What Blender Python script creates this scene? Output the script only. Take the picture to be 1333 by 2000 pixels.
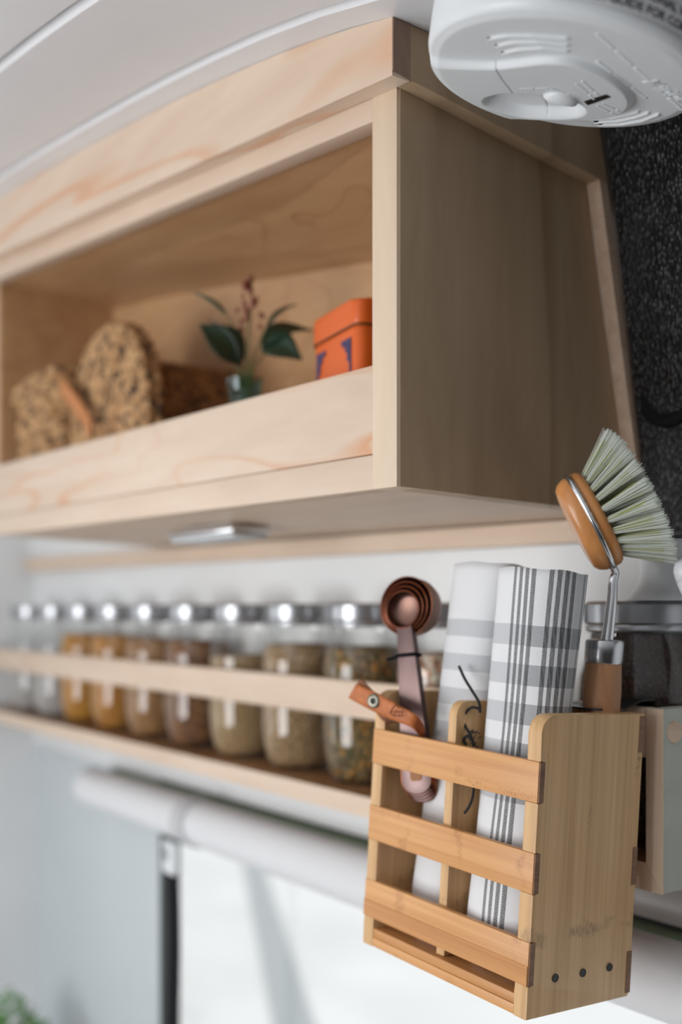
import bpy, bmesh, math, random
import numpy as np
from mathutils import Vector, Matrix, Euler

for _o in list(bpy.data.objects):
    bpy.data.objects.remove(_o)
SC = bpy.context.scene
COL = SC.collection
RND = random.Random(7)

# ------------------------------------------------------------------ camera
F, CX, HY, CZ = 2100.0, 666.5, 1190.0, 1.5
TH = math.radians(35.8)
TC, TS = math.cos(TH), math.sin(TH)
CAM = Vector((0, 0, CZ))
RIGHT, FWD, UP = Vector((TS, TC, 0)), Vector((-TC, TS, 0)), Vector((0, 0, 1))
cd = bpy.data.cameras.new('camera')
cam = bpy.data.objects.new('camera', cd)
COL.objects.link(cam)
cam.location = CAM
cam.rotation_euler = (math.pi / 2, 0, math.atan2(TC, TS))
cd.sensor_fit = 'VERTICAL'
cd.sensor_height = 36
cd.lens = F / 2000 * 36
cd.shift_y = (HY - 1000) / 2000
cd.clip_start = 0.02
cd.dof.use_dof = True
cd.dof.focus_distance = 0.72
cd.dof.aperture_fstop = 2.7
SC.camera = cam

# ------------------------------------------------------------------ light
world = bpy.data.worlds.new('overcast_sky')
SC.world = world
world.use_nodes = True
wbg = world.node_tree.nodes['Background']
wbg.inputs[0].default_value = (0.99, 0.995, 1.0, 1)
wbg.inputs[1].default_value = 1.15

def area(name, loc, rot, sx, sy, power, col=(1, 1, 1)):
    l = bpy.data.lights.new(name, 'AREA')
    l.shape = 'RECTANGLE'; l.size = sx; l.size_y = sy; l.energy = power; l.color = col
    o = bpy.data.objects.new(name, l); COL.objects.link(o)
    o.location = loc; o.rotation_euler = rot
    return o
# daylight in the wide side window across the van
area('side_daylight', (-0.92, -1.22, 1.26), (math.radians(90), 0, 0), 1.0, 0.95, 19.0, (0.985, 0.99, 1))
# daylight in the rear window
area('rear_daylight', (-2.03, -0.45, 1.30), (math.radians(90), 0, math.radians(-90)), 0.40, 0.60, 2.0, (0.97, 0.99, 1))
SC.view_settings.view_transform = 'Standard'
SC.view_settings.look = 'None'
SC.view_settings.exposure = 0.06
SC.view_settings.gamma = 1.0
SC.view_settings.use_curve_mapping = False

# ------------------------------------------------------------------ helpers
def ray(px, py):
    return RIGHT * ((px - CX) / F) + FWD + UP * ((HY - py) / F)
def PY(px, py, y):           # pixel onto the plane at depth y from the camera's wall axis
    d = ray(px, py); return CAM + d * (y / d.y)
def PX(px, py, xl):          # pixel onto the plane a length xl along the shelves
    d = ray(px, py); return CAM + d * (-xl / d.x)
def PD(px, py, dep):
    return CAM + ray(px, py) * dep
def V(xl, y, z):             # length along shelves, depth to the wall, height over the camera
    return Vector((-xl, y, CZ + z))

class MB:
    def __init__(self): self.bm = bmesh.new(); self.uv = None
    def hexa(self, p, bev=0, seg=2):
        vs = [self.bm.verts.new(q) for q in p]
        fs = [self.bm.faces.new([vs[i] for i in f]) for f in ((3,2,1,0),(4,5,6,7),(0,1,5,4),(1,2,6,5),(2,3,7,6),(3,0,4,7))]
        if bev:
            es = list({e for f in fs for e in f.edges})
            bmesh.ops.bevel(self.bm, geom=es, offset=bev, segments=seg, affect='EDGES', profile=0.5)
        return self
    def box(self, x0, x1, y0, y1, z0, z1, bev=0, seg=2):
        return self.hexa([(x0,y0,z0),(x1,y0,z0),(x1,y1,z0),(x0,y1,z0),(x0,y0,z1),(x1,y0,z1),(x1,y1,z1),(x0,y1,z1)], bev, seg)
    def prism(self, lo, hi, bev=0, seg=2):
        a = [self.bm.verts.new(p) for p in lo]; b = [self.bm.verts.new(p) for p in hi]
        n = len(a); fs = [self.bm.faces.new(a[::-1]), self.bm.faces.new(b)]
        for i in range(n): fs.append(self.bm.faces.new((a[i], a[(i+1)%n], b[(i+1)%n], b[i])))
        if bev:
            es = list(set(fs[0].edges) | set(fs[1].edges))
            bmesh.ops.bevel(self.bm, geom=es, offset=bev, segments=seg, affect='EDGES', profile=0.5)
        return self
    def tube(self, pts, rad, seg=8, closed=False, flat=1.0, ref=None):
        pts = [Vector(p) for p in pts]; n = len(pts)
        if not hasattr(rad, '__len__'): rad = [rad] * n
        rings = []; prev = None
        for i, p in enumerate(pts):
            if closed: t = pts[(i+1)%n] - pts[i-1]
            else: t = pts[min(i+1, n-1)] - pts[max(i-1, 0)]
            t.normalize()
            r = ref or prev or (Vector((0,0,1)) if abs(t.z) < .9 else Vector((1,0,0)))
            a = (r - t * r.dot(t)).normalized(); b = t.cross(a); prev = a
            rings.append([self.bm.verts.new(p + (a * math.cos(k*2*math.pi/seg) + b * flat * math.sin(k*2*math.pi/seg)) * rad[i]) for k in range(seg)])
        m = n if closed else n - 1
        for i in range(m):
            A, B = rings[i], rings[(i+1)%n]
            for k in range(seg): self.bm.faces.new((A[k], A[(k+1)%seg], B[(k+1)%seg], B[k]))
        if not closed:
            self.bm.faces.new(rings[0][::-1]); self.bm.faces.new(rings[-1])
        return self
    def lathe(self, prof, seg=48, M=None, sx=1, sy=1, ripple=None):
        M = M or Matrix.Identity(4); rings = []
        for j, (r, z) in enumerate(prof):
            if r < 1e-6: rings.append([self.bm.verts.new(M @ Vector((0,0,z)))])
            else:
                ring = []
                for k in range(seg):
                    a = 2*math.pi*k/seg; rr = r + (ripple(j, k) if ripple else 0)
                    ring.append(self.bm.verts.new(M @ Vector((rr*math.cos(a)*sx, rr*math.sin(a)*sy, z))))
                rings.append(ring)
        for A, B in zip(rings, rings[1:]):
            for k in range(seg):
                k2 = (k+1) % seg
                if len(A) == 1 and len(B) == 1: continue
                if len(A) == 1: self.bm.faces.new((A[0], B[k2], B[k]))
                elif len(B) == 1: self.bm.faces.new((A[k], A[k2], B[0]))
                else: self.bm.faces.new((A[k], A[k2], B[k2], B[k]))
        return self
    def grid(self, rows, closed=False):
        vs = [[self.bm.verts.new(p) for p in r] for r in rows]
        for A, B in zip(vs, vs[1:]):
            n = len(A)
            for k in range(n if closed else n-1):
                self.bm.faces.new((A[k], A[(k+1)%n], B[(k+1)%n], B[k]))
        return vs
    def build(self, name, mat, parent=None, M=None, local=False, smooth=None, recalc=True):
        """verts in world space; or in frame M / in the parent's frame when local"""
        bm = self.bm
        if recalc: bmesh.ops.recalc_face_normals(bm, faces=bm.faces)
        PM = MAT4[parent.name] if parent else Matrix.Identity(4)
        OM = M or (PM if parent else Matrix.Identity(4))
        if not local:
            bmesh.ops.transform(bm, matrix=OM.inverted(), verts=bm.verts)
        me = bpy.data.meshes.new(name); bm.to_mesh(me); bm.free()
        if smooth is not None:
            me.polygons.foreach_set('use_smooth', [True]*len(me.polygons))
            me.set_sharp_from_angle(angle=math.radians(smooth))
        me.materials.append(mat)
        return link(name, me, parent, OM)

MAT4 = {}
def link(name, data, parent=None, OM=None):
    o = bpy.data.objects.new(name, data); COL.objects.link(o)
    OM = OM or Matrix.Identity(4); MAT4[o.name] = OM.copy()
    if parent:
        o.parent = parent; o.matrix_parent_inverse = Matrix.Identity(4)
        o.matrix_basis = MAT4[parent.name].inverted() @ OM
    else: o.matrix_basis = OM
    return o
def tag(o, label, cat, group=None):
    o['label'] = label; o['category'] = cat
    if group: o['group'] = group
    return o
def struct(o, label=None):
    o['kind'] = 'structure'
    if label: o['label'] = label
    return o
def thing(name, label, cat, loc, rot=(0,0,0), group=None):
    M = Matrix.Translation(loc) @ Euler(rot, 'XYZ').to_matrix().to_4x4()
    return tag(link(name, None, None, M), label, cat, group)
def meshthing(mb, name, mat, label, cat, loc, group=None, smooth=None):
    o = mb.build(name, mat, None, Matrix.Translation(loc), smooth=smooth)
    return tag(o, label, cat, group)
def hermite(xs, ys, x):
    n = len(xs)
    if x <= xs[0]: return ys[0] + (ys[1]-ys[0])/(xs[1]-xs[0])*(x-xs[0])
    if x >= xs[-1]: return ys[-1] + (ys[-1]-ys[-2])/(xs[-1]-xs[-2])*(x-xs[-1])
    i = max(k for k in range(n-1) if xs[k] <= x)
    m = lambda k: (ys[min(k+1,n-1)]-ys[max(k-1,0)])/(xs[min(k+1,n-1)]-xs[max(k-1,0)])
    h = xs[i+1]-xs[i]; t = (x-xs[i])/h
    return ((1+2*t)*(1-t)**2*ys[i] + t*(1-t)**2*h*m(i) + t*t*(3-2*t)*ys[i+1] + t*t*(t-1)*h*m(i+1))
def spline(pts, n=8):
    pts = [Vector(p) for p in pts]; out = []
    for i in range(len(pts)-1):
        p0, p1, p2, p3 = pts[max(i-1,0)], pts[i], pts[i+1], pts[min(i+2,len(pts)-1)]
        for k in range(n):
            t = k/n
            out.append(0.5*((2*p1)+(p2-p0)*t+(2*p0-5*p1+4*p2-p3)*t*t+(3*p1-p0-3*p2+p3)*t**3))
    out.append(pts[-1]); return out

# ------------------------------------------------------------------ materials
def srgb(r, g, b):
    f = lambda c: (c/255/12.92) if c/255 <= .04045 else ((c/255+.055)/1.055)**2.4
    return (f(r), f(g), f(b), 1)
class NT:
    def __init__(self, name, rough=.5, metal=0, **kw):
        self.m = bpy.data.materials.new(name); self.m.use_nodes = True
        self.t = self.m.node_tree; self.b = self.t.nodes['Principled BSDF']
        self.b.inputs['Roughness'].default_value = rough; self.b.inputs['Metallic'].default_value = metal
        for k, v in kw.items(): self.b.inputs[k.replace('_', ' ')].default_value = v
    def n(self, typ, **kw):
        n = self.t.nodes.new(typ)
        for k, v in kw.items(): setattr(n, k, v)
        return n
    def l(self, a, b): self.t.links.new(a, b); return self
    def coords(self, scale=(1,1,1), kind='Object', loc=(0,0,0)):
        tc = self.n('ShaderNodeTexCoord'); mp = self.n('ShaderNodeMapping')
        mp.inputs['Scale'].default_value = scale; mp.inputs['Location'].default_value = loc
        self.l(tc.outputs[kind], mp.inputs[0]); return mp.outputs[0]
    def noise(self, co, scale=5, detail=4, rough=.5, dist=0):
        n = self.n('ShaderNodeTexNoise'); self.l(co, n.inputs['Vector'])
        n.inputs['Scale'].default_value = scale; n.inputs['Detail'].default_value = detail
        n.inputs['Roughness'].default_value = rough; n.inputs['Distortion'].default_value = dist
        return n.outputs[0]
    def ramp(self, fac, stops):
        r = self.n('ShaderNodeValToRGB'); self.l(fac, r.inputs[0]); e = r.color_ramp.elements
        while len(e) < len(stops): e.new(0.5)
        for i, (p, c) in enumerate(stops):
            e[i].position = p; e[i].color = c if hasattr(c, '__len__') else (c, c, c, 1)
        return r.outputs[0]
    def math(self, op, a, b=None, c=None):
        n = self.n('ShaderNodeMath', operation=op)
        for i, v in enumerate((a, b, c)):
            if v is None: continue
            if hasattr(v, 'links'): self.l(v, n.inputs[i])
            else: n.inputs[i].default_value = v
        return n.outputs[0]
    def mix(self, fac, a, b, mode='MIX'):
        n = self.n('ShaderNodeMix', data_type='RGBA', blend_type=mode)
        for s, v in ((0, fac), (6, a), (7, b)):
            if hasattr(v, 'links'): self.l(v, n.inputs[s])
            else: n.inputs[s].default_value = v
        return n.outputs[2]
    def col(self, c):
        if hasattr(c, 'links'): self.l(c, self.b.inputs['Base Color'])
        else: self.b.inputs['Base Color'].default_value = c
        return self
    def bump(self, h, strength=.2, dist=.001):
        n = self.n('ShaderNodeBump'); n.inputs['Strength'].default_value = strength; n.inputs['Distance'].default_value = dist
        self.l(h, n.inputs['Height']); self.l(n.outputs[0], self.b.inputs['Normal']); return self

def plain(name, c, rough=.5, metal=0, **kw):
    return NT(name, rough, metal, **kw).col(c).m
def wood(name, c1, c2, cl, axis, freq=1.0, lines=.5, rough=.45, nlines=9, off=(0,0,0), st=.38):
    """c1/c2 the ground tones, cl the darker growth-ring figure, axis the grain direction"""
    t = NT(name, rough)
    s = [1, 1, 1]; s[axis] = .16
    co = t.coords(tuple(v*freq for v in s), loc=off)
    g = t.noise(co, 34, 6, .6, .4)
    base = t.ramp(g, [(.32, c1), (.68, c2)])
    s2 = [1, 1, 1]; s2[axis] = st
    lo = t.noise(t.coords(tuple(v*freq for v in s2), loc=off), 5.0, 2.5, .5, .9)
    fr = t.math('FRACT', t.math('MULTIPLY', lo, nlines))
    ln = t.ramp(fr, [(0, 0), (.78, 0), (.93, 1), (.945, .9), (1, 0)])
    br = t.ramp(t.noise(co, 8, 3), [(.38, 0), (.60, 1)])
    fac = t.math('MULTIPLY', t.math('MULTIPLY', ln, br), lines)
    t.col(t.mix(fac, base, cl))
    t.bump(g, .08, .0006)
    return t.m
M_ = {}
M_['maple_x'] = wood('maple_along', srgb(214,190,168), srgb(224,203,182), srgb(212,150,104), 0, 1.0, .85, .42, 7, (.35,.2,.1), .20)
M_['maple_plain'] = wood('maple_straight', srgb(214,190,168), srgb(224,203,182), srgb(210,168,130), 0, 1.0, .25, .42, 5, (0,0,0), .06)
M_['maple_z'] = wood('maple_upright', srgb(216,193,167), srgb(226,205,181), srgb(206,170,134), 2, 1.0, .4, .42, 6, (0,0,0), .10)
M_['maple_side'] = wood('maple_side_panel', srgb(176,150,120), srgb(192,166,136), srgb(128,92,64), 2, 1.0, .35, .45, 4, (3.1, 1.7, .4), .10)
M_['maple_edge'] = wood('maple_end_grain', srgb(206,178,152), srgb(224,198,174), srgb(170,130,100), 1, 3.0, .5, .6, 16)
M_['maple_in_shade'] = wood('maple_inside_shaded', srgb(186,144,104), srgb(200,160,118), srgb(160,112,70), 0, 1.0, .5, .4)  # darker and warmer inside: the interior's shade and bounced light put into the colour
M_['endgrain_dark'] = wood('dark_end_grain', srgb(128,104,88), srgb(156,130,112), srgb(100,78,64), 2, 4.0, .6, .7, 14)
M_['shelf_top'] = wood('oiled_shelf', srgb(132,92,58), srgb(152,110,72), srgb(110,72,44), 0, 1.0, .5, .35)
M_['grey_green'] = wood('grey_green_board', srgb(180,186,176), srgb(196,198,188), srgb(150,156,142), 1, 1.0, .6, .6, 7)  # grey-green wood tone for the outer end of the shelf

def bamboo(name, axis, c1, c2, cd_, off=(0,0,0), nodes=()):
    t = NT(name, .42)
    s = [260, 260, 260]; s[axis] = 5
    g = t.noise(t.coords(tuple(s), loc=off), 1.0, 3, .6)
    s2 = [60, 60, 60]; s2[axis] = 1.5
    g2 = t.noise(t.coords(tuple(s2), loc=off), 1.0, 2, .5)
    base = t.ramp(t.math('MULTIPLY_ADD', g2, .45, t.math('MULTIPLY', g, .55)), [(.34, c2), (.62, c1)])
    # scattered node scars across the grain
    s3 = [38, 38, 38]; s3[axis] = 11
    nd = t.ramp(t.noise(t.coords(tuple(s3), loc=(off[0]+4.2, off[1]+1.1, off[2]+7.7)), 1.0, 2, .5), [(.66, 0), (.74, 1)])
    sp = t.ramp(t.noise(t.coords((420, 420, 420), loc=off), 1.0, 2), [(.5, .15), (.62, 1)])
    fac = t.math('MULTIPLY', t.math('MULTIPLY', nd, sp), .55)
    tc = t.n('ShaderNodeTexCoord'); sx_ = t.n('ShaderNodeSeparateXYZ'); t.l(tc.outputs['Object'], sx_.inputs[0])
    wob = t.noise(t.coords((70, 70, 70), loc=off), 1.0, 2)
    s4 = [900, 900, 900]; s4[axis] = 260
    spk = t.ramp(t.noise(t.coords(tuple(s4), loc=off), 1.0, 2), [(.40, .25), (.62, 1)])
    for pos, wid in nodes:
        dist = t.math('ABSOLUTE', t.math('ADD', t.math('SUBTRACT', sx_.outputs[axis], pos), t.math('MULTIPLY_ADD', wob, .018, -.009)))
        bnd = t.ramp(t.math('DIVIDE', dist, wid), [(0, 1), (.5, .8), (1, 0)])
        pat = t.ramp(t.noise(t.coords((45, 45, 45), loc=(pos*90, 3.3, 1.2)), 1.0, 1), [(.46, 0), (.56, 1)])
        fac = t.math('MAXIMUM', fac, t.math('MULTIPLY', t.math('MULTIPLY', t.math('MULTIPLY', bnd, spk), pat), .5))
    t.col(t.mix(fac, base, cd_))
    t.bump(g, .10, .0004)
    return t.m
M_['bam_x'] = bamboo('bamboo_slat', 0, srgb(222,166,108), srgb(200,140,84), srgb(150,92,46), (0,0,0), ((-.138,.007),(-.078,.007),(-.012,.005)))
M_['bam_x2'] = bamboo('bamboo_slat_dark', 0, srgb(206,148,90), srgb(178,118,66), srgb(130,80,42), (2.2, .4, 1.9))
M_['bam_z'] = bamboo('bamboo_upright', 2, srgb(224,184,134), srgb(196,152,102), srgb(96,66,40), (.6, 1.3, .2), ((-.147,.006),))
M_['bam_end'] = bamboo('bamboo_end_grain', 1, srgb(142,100,66), srgb(108,72,46), srgb(70,44,28))

def white_paint(name, c=srgb(226,227,228), rough=.35):
    t = NT(name, rough)
    g = t.noise(t.coords((1,1,1)), 6, 5, .6)
    t.col(t.mix(t.ramp(g, [(.35, 0), (.75, 1)]), c, tuple(v*.94 for v in c[:3])+(1,)))
    t.bump(t.noise(t.coords((1,1,1)), 60, 4), .05, .001)
    return t.m
M_['wall'] = white_paint('white_wall', srgb(238,240,241), .22)
M_['wall_shaded'] = white_paint('shaded_white_wall', srgb(206,214,218), .3)  # white wall beside the window, its bluish shade put into the colour
M_['ceil'] = white_paint('white_ceiling_paint', srgb(230,231,234), .38)
M_['grey_wall'] = white_paint('grey_wall', srgb(150,150,152), .6)
M_['dark_cab'] = plain('dark_cab_lining', srgb(52,48,46), .9)
M_['floor'] = wood('floor_planks', srgb(158,150,142), srgb(178,170,162), srgb(130,120,110), 0, .6, .6, .5)
M_['steel'] = plain('polished_steel', (.72,.73,.75,1), .16, 1)
M_['ferrule'] = plain('brushed_steel', (.58,.59,.61,1), .25, 1)
M_['tin_lid'] = plain('jar_lid_metal', (.42,.43,.45,1), .30, 1)
M_['blackmetal'] = plain('black_metal', (.018,.018,.019,1), .32, .6)
M_['rubber'] = plain('black_rubber', (.008,.008,.009,1), .85, Specular_IOR_Level=.15)
M_['cord'] = plain('black_cord', (.011,.011,.012,1), .85)
M_['plastic'] = plain('white_plastic', srgb(223,227,230), .38)
M_['label'] = plain('label_paper', srgb(212,213,215), .6)
M_['ink'] = plain('black_ink', srgb(42,44,46), .6)
M_['dark_slot'] = plain('dark_slot', srgb(28,28,28), .5)
def glass(name, tint=(.97,1,.99,1), ior=1.45, rough=0.0):
    """thin glass: clear when faced, mirroring towards the rim"""
    m = bpy.data.materials.new(name); m.use_nodes = True; t = m.node_tree; t.nodes.clear()
    o = t.nodes.new('ShaderNodeOutputMaterial'); mx = t.nodes.new('ShaderNodeMixShader')
    tr = t.nodes.new('ShaderNodeBsdfTransparent'); tr.inputs[0].default_value = tint
    gl = t.nodes.new('ShaderNodeBsdfGlossy'); gl.inputs['Roughness'].default_value = rough + .03
    fr = t.nodes.new('ShaderNodeLayerWeight'); fr.inputs[0].default_value = .5
    f0 = ((ior-1)/(ior+1))**2
    pw = t.nodes.new('ShaderNodeMath'); pw.operation = 'POWER'; pw.inputs[1].default_value = 5; t.links.new(fr.outputs['Facing'], pw.inputs[0])
    ma = t.nodes.new('ShaderNodeMath'); ma.operation = 'MULTIPLY_ADD'; ma.inputs[1].default_value = 1-f0; ma.inputs[2].default_value = f0; t.links.new(pw.outputs[0], ma.inputs[0])
    t.links.new(ma.outputs[0], mx.inputs[0]); t.links.new(tr.outputs[0], mx.inputs[1]); t.links.new(gl.outputs[0], mx.inputs[2])
    t.links.new(mx.outputs[0], o.inputs[0]); return m
M_['glass'] = glass('jar_glass', (.97,.975,.97,1), 1.75)
M_['vase_glass'] = glass('aqua_glass', (.70,.86,.86,1), 1.5)
M_['pane'] = glass('window_glass', (.97,.975,.975,1), 1.45)

# ------------------------------------------------------------------ the van shell
YWALL = 0.745
def wally(z): return YWALL - (.19*(z-.08) if z > .08 else 0)
CXS = [-.75,-.30,-.10,.10,.25,.40,.575,.744,.995,1.398,2.1]
CZS = [-.02,.06,.115,.215,.285,.345,.406,.446,.487,.536,.572]
def ceilz(x): return hermite(CXS, CZS, x)
XEND = 2.06

mb = MB(); mb.box(-XEND-.05, .8, -1.35, .9, -.05, 0)
struct(mb.build('floor', M_['floor']), 'brown plank floor of the van')
# back wall with a window opening
WX0, WX1, WZ0, WZ1 = -.30, 1.515, -.98, -.262
mb = MB()
def wbox(xa, xb, za, zb): mb.box(-xb, -xa, YWALL, YWALL+.03, CZ+za, CZ+zb)
wbox(-.8, XEND, -1.5, WZ0); wbox(-.8, WX0, WZ0, WZ1); wbox(-.8, XEND, WZ1, .08)
mb.hexa([(-XEND,wally(.08),CZ+.08),(.8,wally(.08),CZ+.08),(.8,wally(.08)+.03,CZ+.08),(-XEND,wally(.08)+.03,CZ+.08),
         (-XEND,wally(.66),CZ+.66),(.8,wally(.66),CZ+.66),(.8,wally(.66)+.03,CZ+.66),(-XEND,wally(.66)+.03,CZ+.66)])
wbk = struct(mb.build('wall_back', M_['wall']), 'white wall behind the jar shelf')
mb = MB(); mb.box(-XEND, -WX1, YWALL, YWALL+.03, CZ+WZ0, CZ+WZ1)
mb.build('wall_panel', M_['wall_shaded'], wbk)
mb = MB(); mb.box(-XEND-.03, -XEND, -1.3, .78, 0, CZ+.7)
struct(mb.build('wall_left', M_['wall']), 'white end wall of the van')
mb = MB(); mb.box(.78, .81, -1.3, .78, 0, CZ+.3)
struct(mb.build('wall_right', M_['dark_cab']), 'dark cab curtain wall')
# front wall with its wide window opening
mb = MB()
for a in ((-XEND-.03,-1.43,0,CZ+.7),(-.41,.81,0,CZ+.7),(-1.43,-.41,CZ+.245,CZ+.7),(-1.43,-.41,0,.775)):
    mb.box(a[0],a[1],-1.30,-1.26,a[2],a[3])
struct(mb.build('wall_front', M_['grey_wall']), 'grey wall around the side window')
# window
mb = MB(); f = .018
for a in ((-WX1,-WX1+f,WZ0,WZ1),(-WX0-f,-WX0,WZ0,WZ1),(-WX1+f,-WX0-f,WZ1-f,WZ1),(-WX1+f,-WX0-f,WZ0,WZ0+f)):
    mb.box(a[0],a[1],YWALL+.002,YWALL+.028,CZ+a[2],CZ+a[3],.002)
win = struct(mb.build('window_1', plain('window_rubber', srgb(58,60,60), .6)), 'window under the jar shelf')
mb = MB(); mb.box(-WX1+f,-WX0-f,YWALL+.014,YWALL+.018,CZ+WZ0+f,CZ+WZ1-f)
mb.build('pane', M_['pane'], win)
mb = MB()
for a in ((-.67,-.65,.98,1.62),(-.25,-.23,.98,1.62),(-.65,-.25,1.60,1.62),(-.65,-.25,.98,1.0)): mb.box(-2.062,-2.028,a[0],a[1],a[2],a[3],.002)
struct(mb.build('window_2', M_['wall']), 'rear window')
# outdoors: pale gravel with a grey path
mb = MB(); mb.box(-14, 6, .9, 24, -.62, -.5)
t = NT('pale_gravel', .9); t.col(t.ramp(t.noise(t.coords(), 1.4, 6), [(.3, srgb(226,228,228)), (.7, srgb(242,243,243))]))
struct(mb.build('ground', t.m), 'pale gravel ground outside the window')
A0, A1 = PD(478, 1690, 1), PD(600, 2000, 1)
def toz(px, py, z):
    d = ray(px, py); return CAM + d*((z-CZ)/d.z)
mb = MB(); q = [toz(470,1660,-.49), toz(545,2060,-.49), toz(635,2060,-.49), toz(505,1660,-.49)]
mb.prism([p - UP*.01 for p in q], q)
struct(mb.build('path', plain('grey_path', srgb(178,184,186), .9)), 'grey path on the gravel outside')

# ceiling: curved backing and separate painted planks
xs = [-.75 + i*(XEND+.75)/36 for i in range(37)]
mb = MB(); mb.grid([[(-x, y, CZ+ceilz(x)+dz) for x in xs] for y, dz in ((-1.3,.012),(.8,.012),(.8,.03),(-1.3,.03))])
ceil = struct(mb.build('ceiling', M_['ceil']), 'white plank ceiling curving down towards the cab')
PW, SEAM = .118, .4290
def plank_mesh():
    m = MB(); ch = .0055; prof = [(.0005,.011),(.0005,.0055),(ch,0),(PW-ch,0),(PW-.0005,.0055),(PW-.0005,.011)]
    xs2 = [-.2 + i*(XEND+.2)/30 for i in range(31)]
    rows = [[(-x, y, CZ+ceilz(x)+dz) for (y, dz) in prof] for x in xs2]
    m.grid(rows, True)
    return m
pl = plank_mesh().build('plank', M_['ceil'], ceil)
for i in range(-14, 3):
    o = pl if i == -14 else pl.copy()
    if o is not pl: COL.objects.link(o); o.parent = ceil
    o.location = (0, SEAM + i*PW, 0)
# black ribbed lining of the cab beside the cabinet
t = NT('black_pebbled_lining', .38)
vo = t.n('ShaderNodeTexVoronoi'); vo.inputs['Scale'].default_value = 330
t.l(t.coords((1,1,.55)), vo.inputs['Vector'])
n1 = t.noise(t.coords(), 14, 5, .6)
t.col(t.ramp(n1, [(.4, srgb(16,16,17)), (.72, srgb(46,46,48))]))
t.bump(vo.outputs['Distance'], .9, .003)
M_['lining'] = t.m
mb = MB(); za, zb = .042, .46
xr0, xr1 = .5745, -.5
mb.hexa([(-xr0,wally(za)-.012,CZ+za),(-xr1,wally(za)-.012,CZ+za),(-xr1,wally(za)-.001,CZ+za),(-xr0,wally(za)-.001,CZ+za),
         (-xr0,wally(zb)-.012,CZ+zb),(-xr1,wally(zb)-.012,CZ+zb),(-xr1,wally(zb)-.001,CZ+zb),(-xr0,wally(zb)-.001,CZ+zb)], .003)
lin = struct(mb.build('wall_lining', M_['lining']), 'black pebbled wall lining beside the cabinet')
pc = PY(1303, 762, .71); pc.y = wally(pc.z-CZ)-.013
Ml = Matrix.Translation(pc) @ Matrix.Rotation(math.radians(-90+10.7), 4, 'X') @ Matrix.Rotation(math.pi, 4, 'X')
mb = MB(); mb.lathe([(.0,-.001),(.019,-.001),(.022,-.004),(.026,-.0045),(.029,-.002),(.030,.002)], 48, Matrix.Translation(pc) @ Matrix.Rotation(math.radians(90), 4, 'X') @ Matrix.Scale(-1, 4, (0,0,1)))
mb.build('grommet', M_['rubber'], lin, smooth=40)

# ------------------------------------------------------------------ overhead cabinet
YC, XE, OV = .475, .5916, .0145
XF = 1.50                                     # far inside end
z_low = lambda x: .0869 + .0165*(x-.62)       # underside of the face frame
z_mid = lambda x: .1125 + .0175*(x-.62)
z_lip = lambda x: .1773 + .021*(x-.62)
z_rb = lambda x: .354 + .113*(x-.618)
z_cb = lambda x: .3685 + .120*(x-.59)
cab = thing('overhead_cabinet', 'pale maple open overhead cabinet with a tall front lip, under the white ceiling', 'cabinet', V(.8, .6, .086))
def strip(name, mat, xa, xb, y0, y1, zl, zh, bev=.0008, n=1):
    m = MB()
    m.hexa([V(xb,y0,zl(xb)),V(xa,y0,zl(xa)),V(xa,y1,zl(xa)),V(xb,y1,zl(xb)),V(xb,y0,zh(xb)),V(xa,y0,zh(xa)),V(xa,y1,zh(xa)),V(xb,y1,zh(xb))], bev)
    return m.build(name, mat, cab, smooth=30)
SW = .0285                                     # stile width
strip('stile', M_['maple_z'], XE, XE+SW, YC, YC+.018, z_low, z_cb)
strip('top_rail', M_['maple_plain'], XE+SW+.0003, XF+.02, YC+.0005, YC+.018, z_rb, z_cb)
strip('front_lip', M_['maple_x'], XE+SW+.0003, XF+.02, YC+.0005, YC+.018, lambda x: z_mid(x)+.0003, z_lip)
strip('bottom_rail', M_['maple_plain'], XE+SW+.0003, XF+.02, YC+.0005, YC+.018, z_low, lambda x: z_mid(x)-.0003)
# side panel, its bottom following the wall
def yb(z): return .7265 - .205*(z-.075)        # back edge of the visible side panel
CSB = lambda y: .3685 - (y-YC)*.118            # underside of the crown on the side
bot = lambda y: .0869 - (y-YC)*.030
def side_poly(x, y0, grow=0):
    return [V(x, y0, bot(y0)), V(x, yb(.08)+grow, bot(yb(.08))), V(x, yb(CSB(.67))+grow, CSB(.67)), V(x, y0, CSB(y0))]
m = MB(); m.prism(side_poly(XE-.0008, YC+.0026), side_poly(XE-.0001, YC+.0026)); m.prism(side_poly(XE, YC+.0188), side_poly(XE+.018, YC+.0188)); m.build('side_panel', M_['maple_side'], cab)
# crown: front board scribed to the ceiling
YK = YC-.0155
m = MB(); xs3 = [XE-OV + i*(XF+.1-XE+OV)/22 for i in range(23)]
rows = []
for x in xs3:
    zt = ceilz(x)-.0006; zb_ = z_cb(x)-.001
    rows.append([V(x,YK,zb_),V(x,YK,zt),V(x,YC-.0002,zt),V(x,YC-.0002,zb_)])
vs = m.grid(rows, True); m.bm.faces.new(vs[0]); m.bm.faces.new(vs[-1][::-1])
m.build('crown_front', M_['maple_x'], cab)
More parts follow.
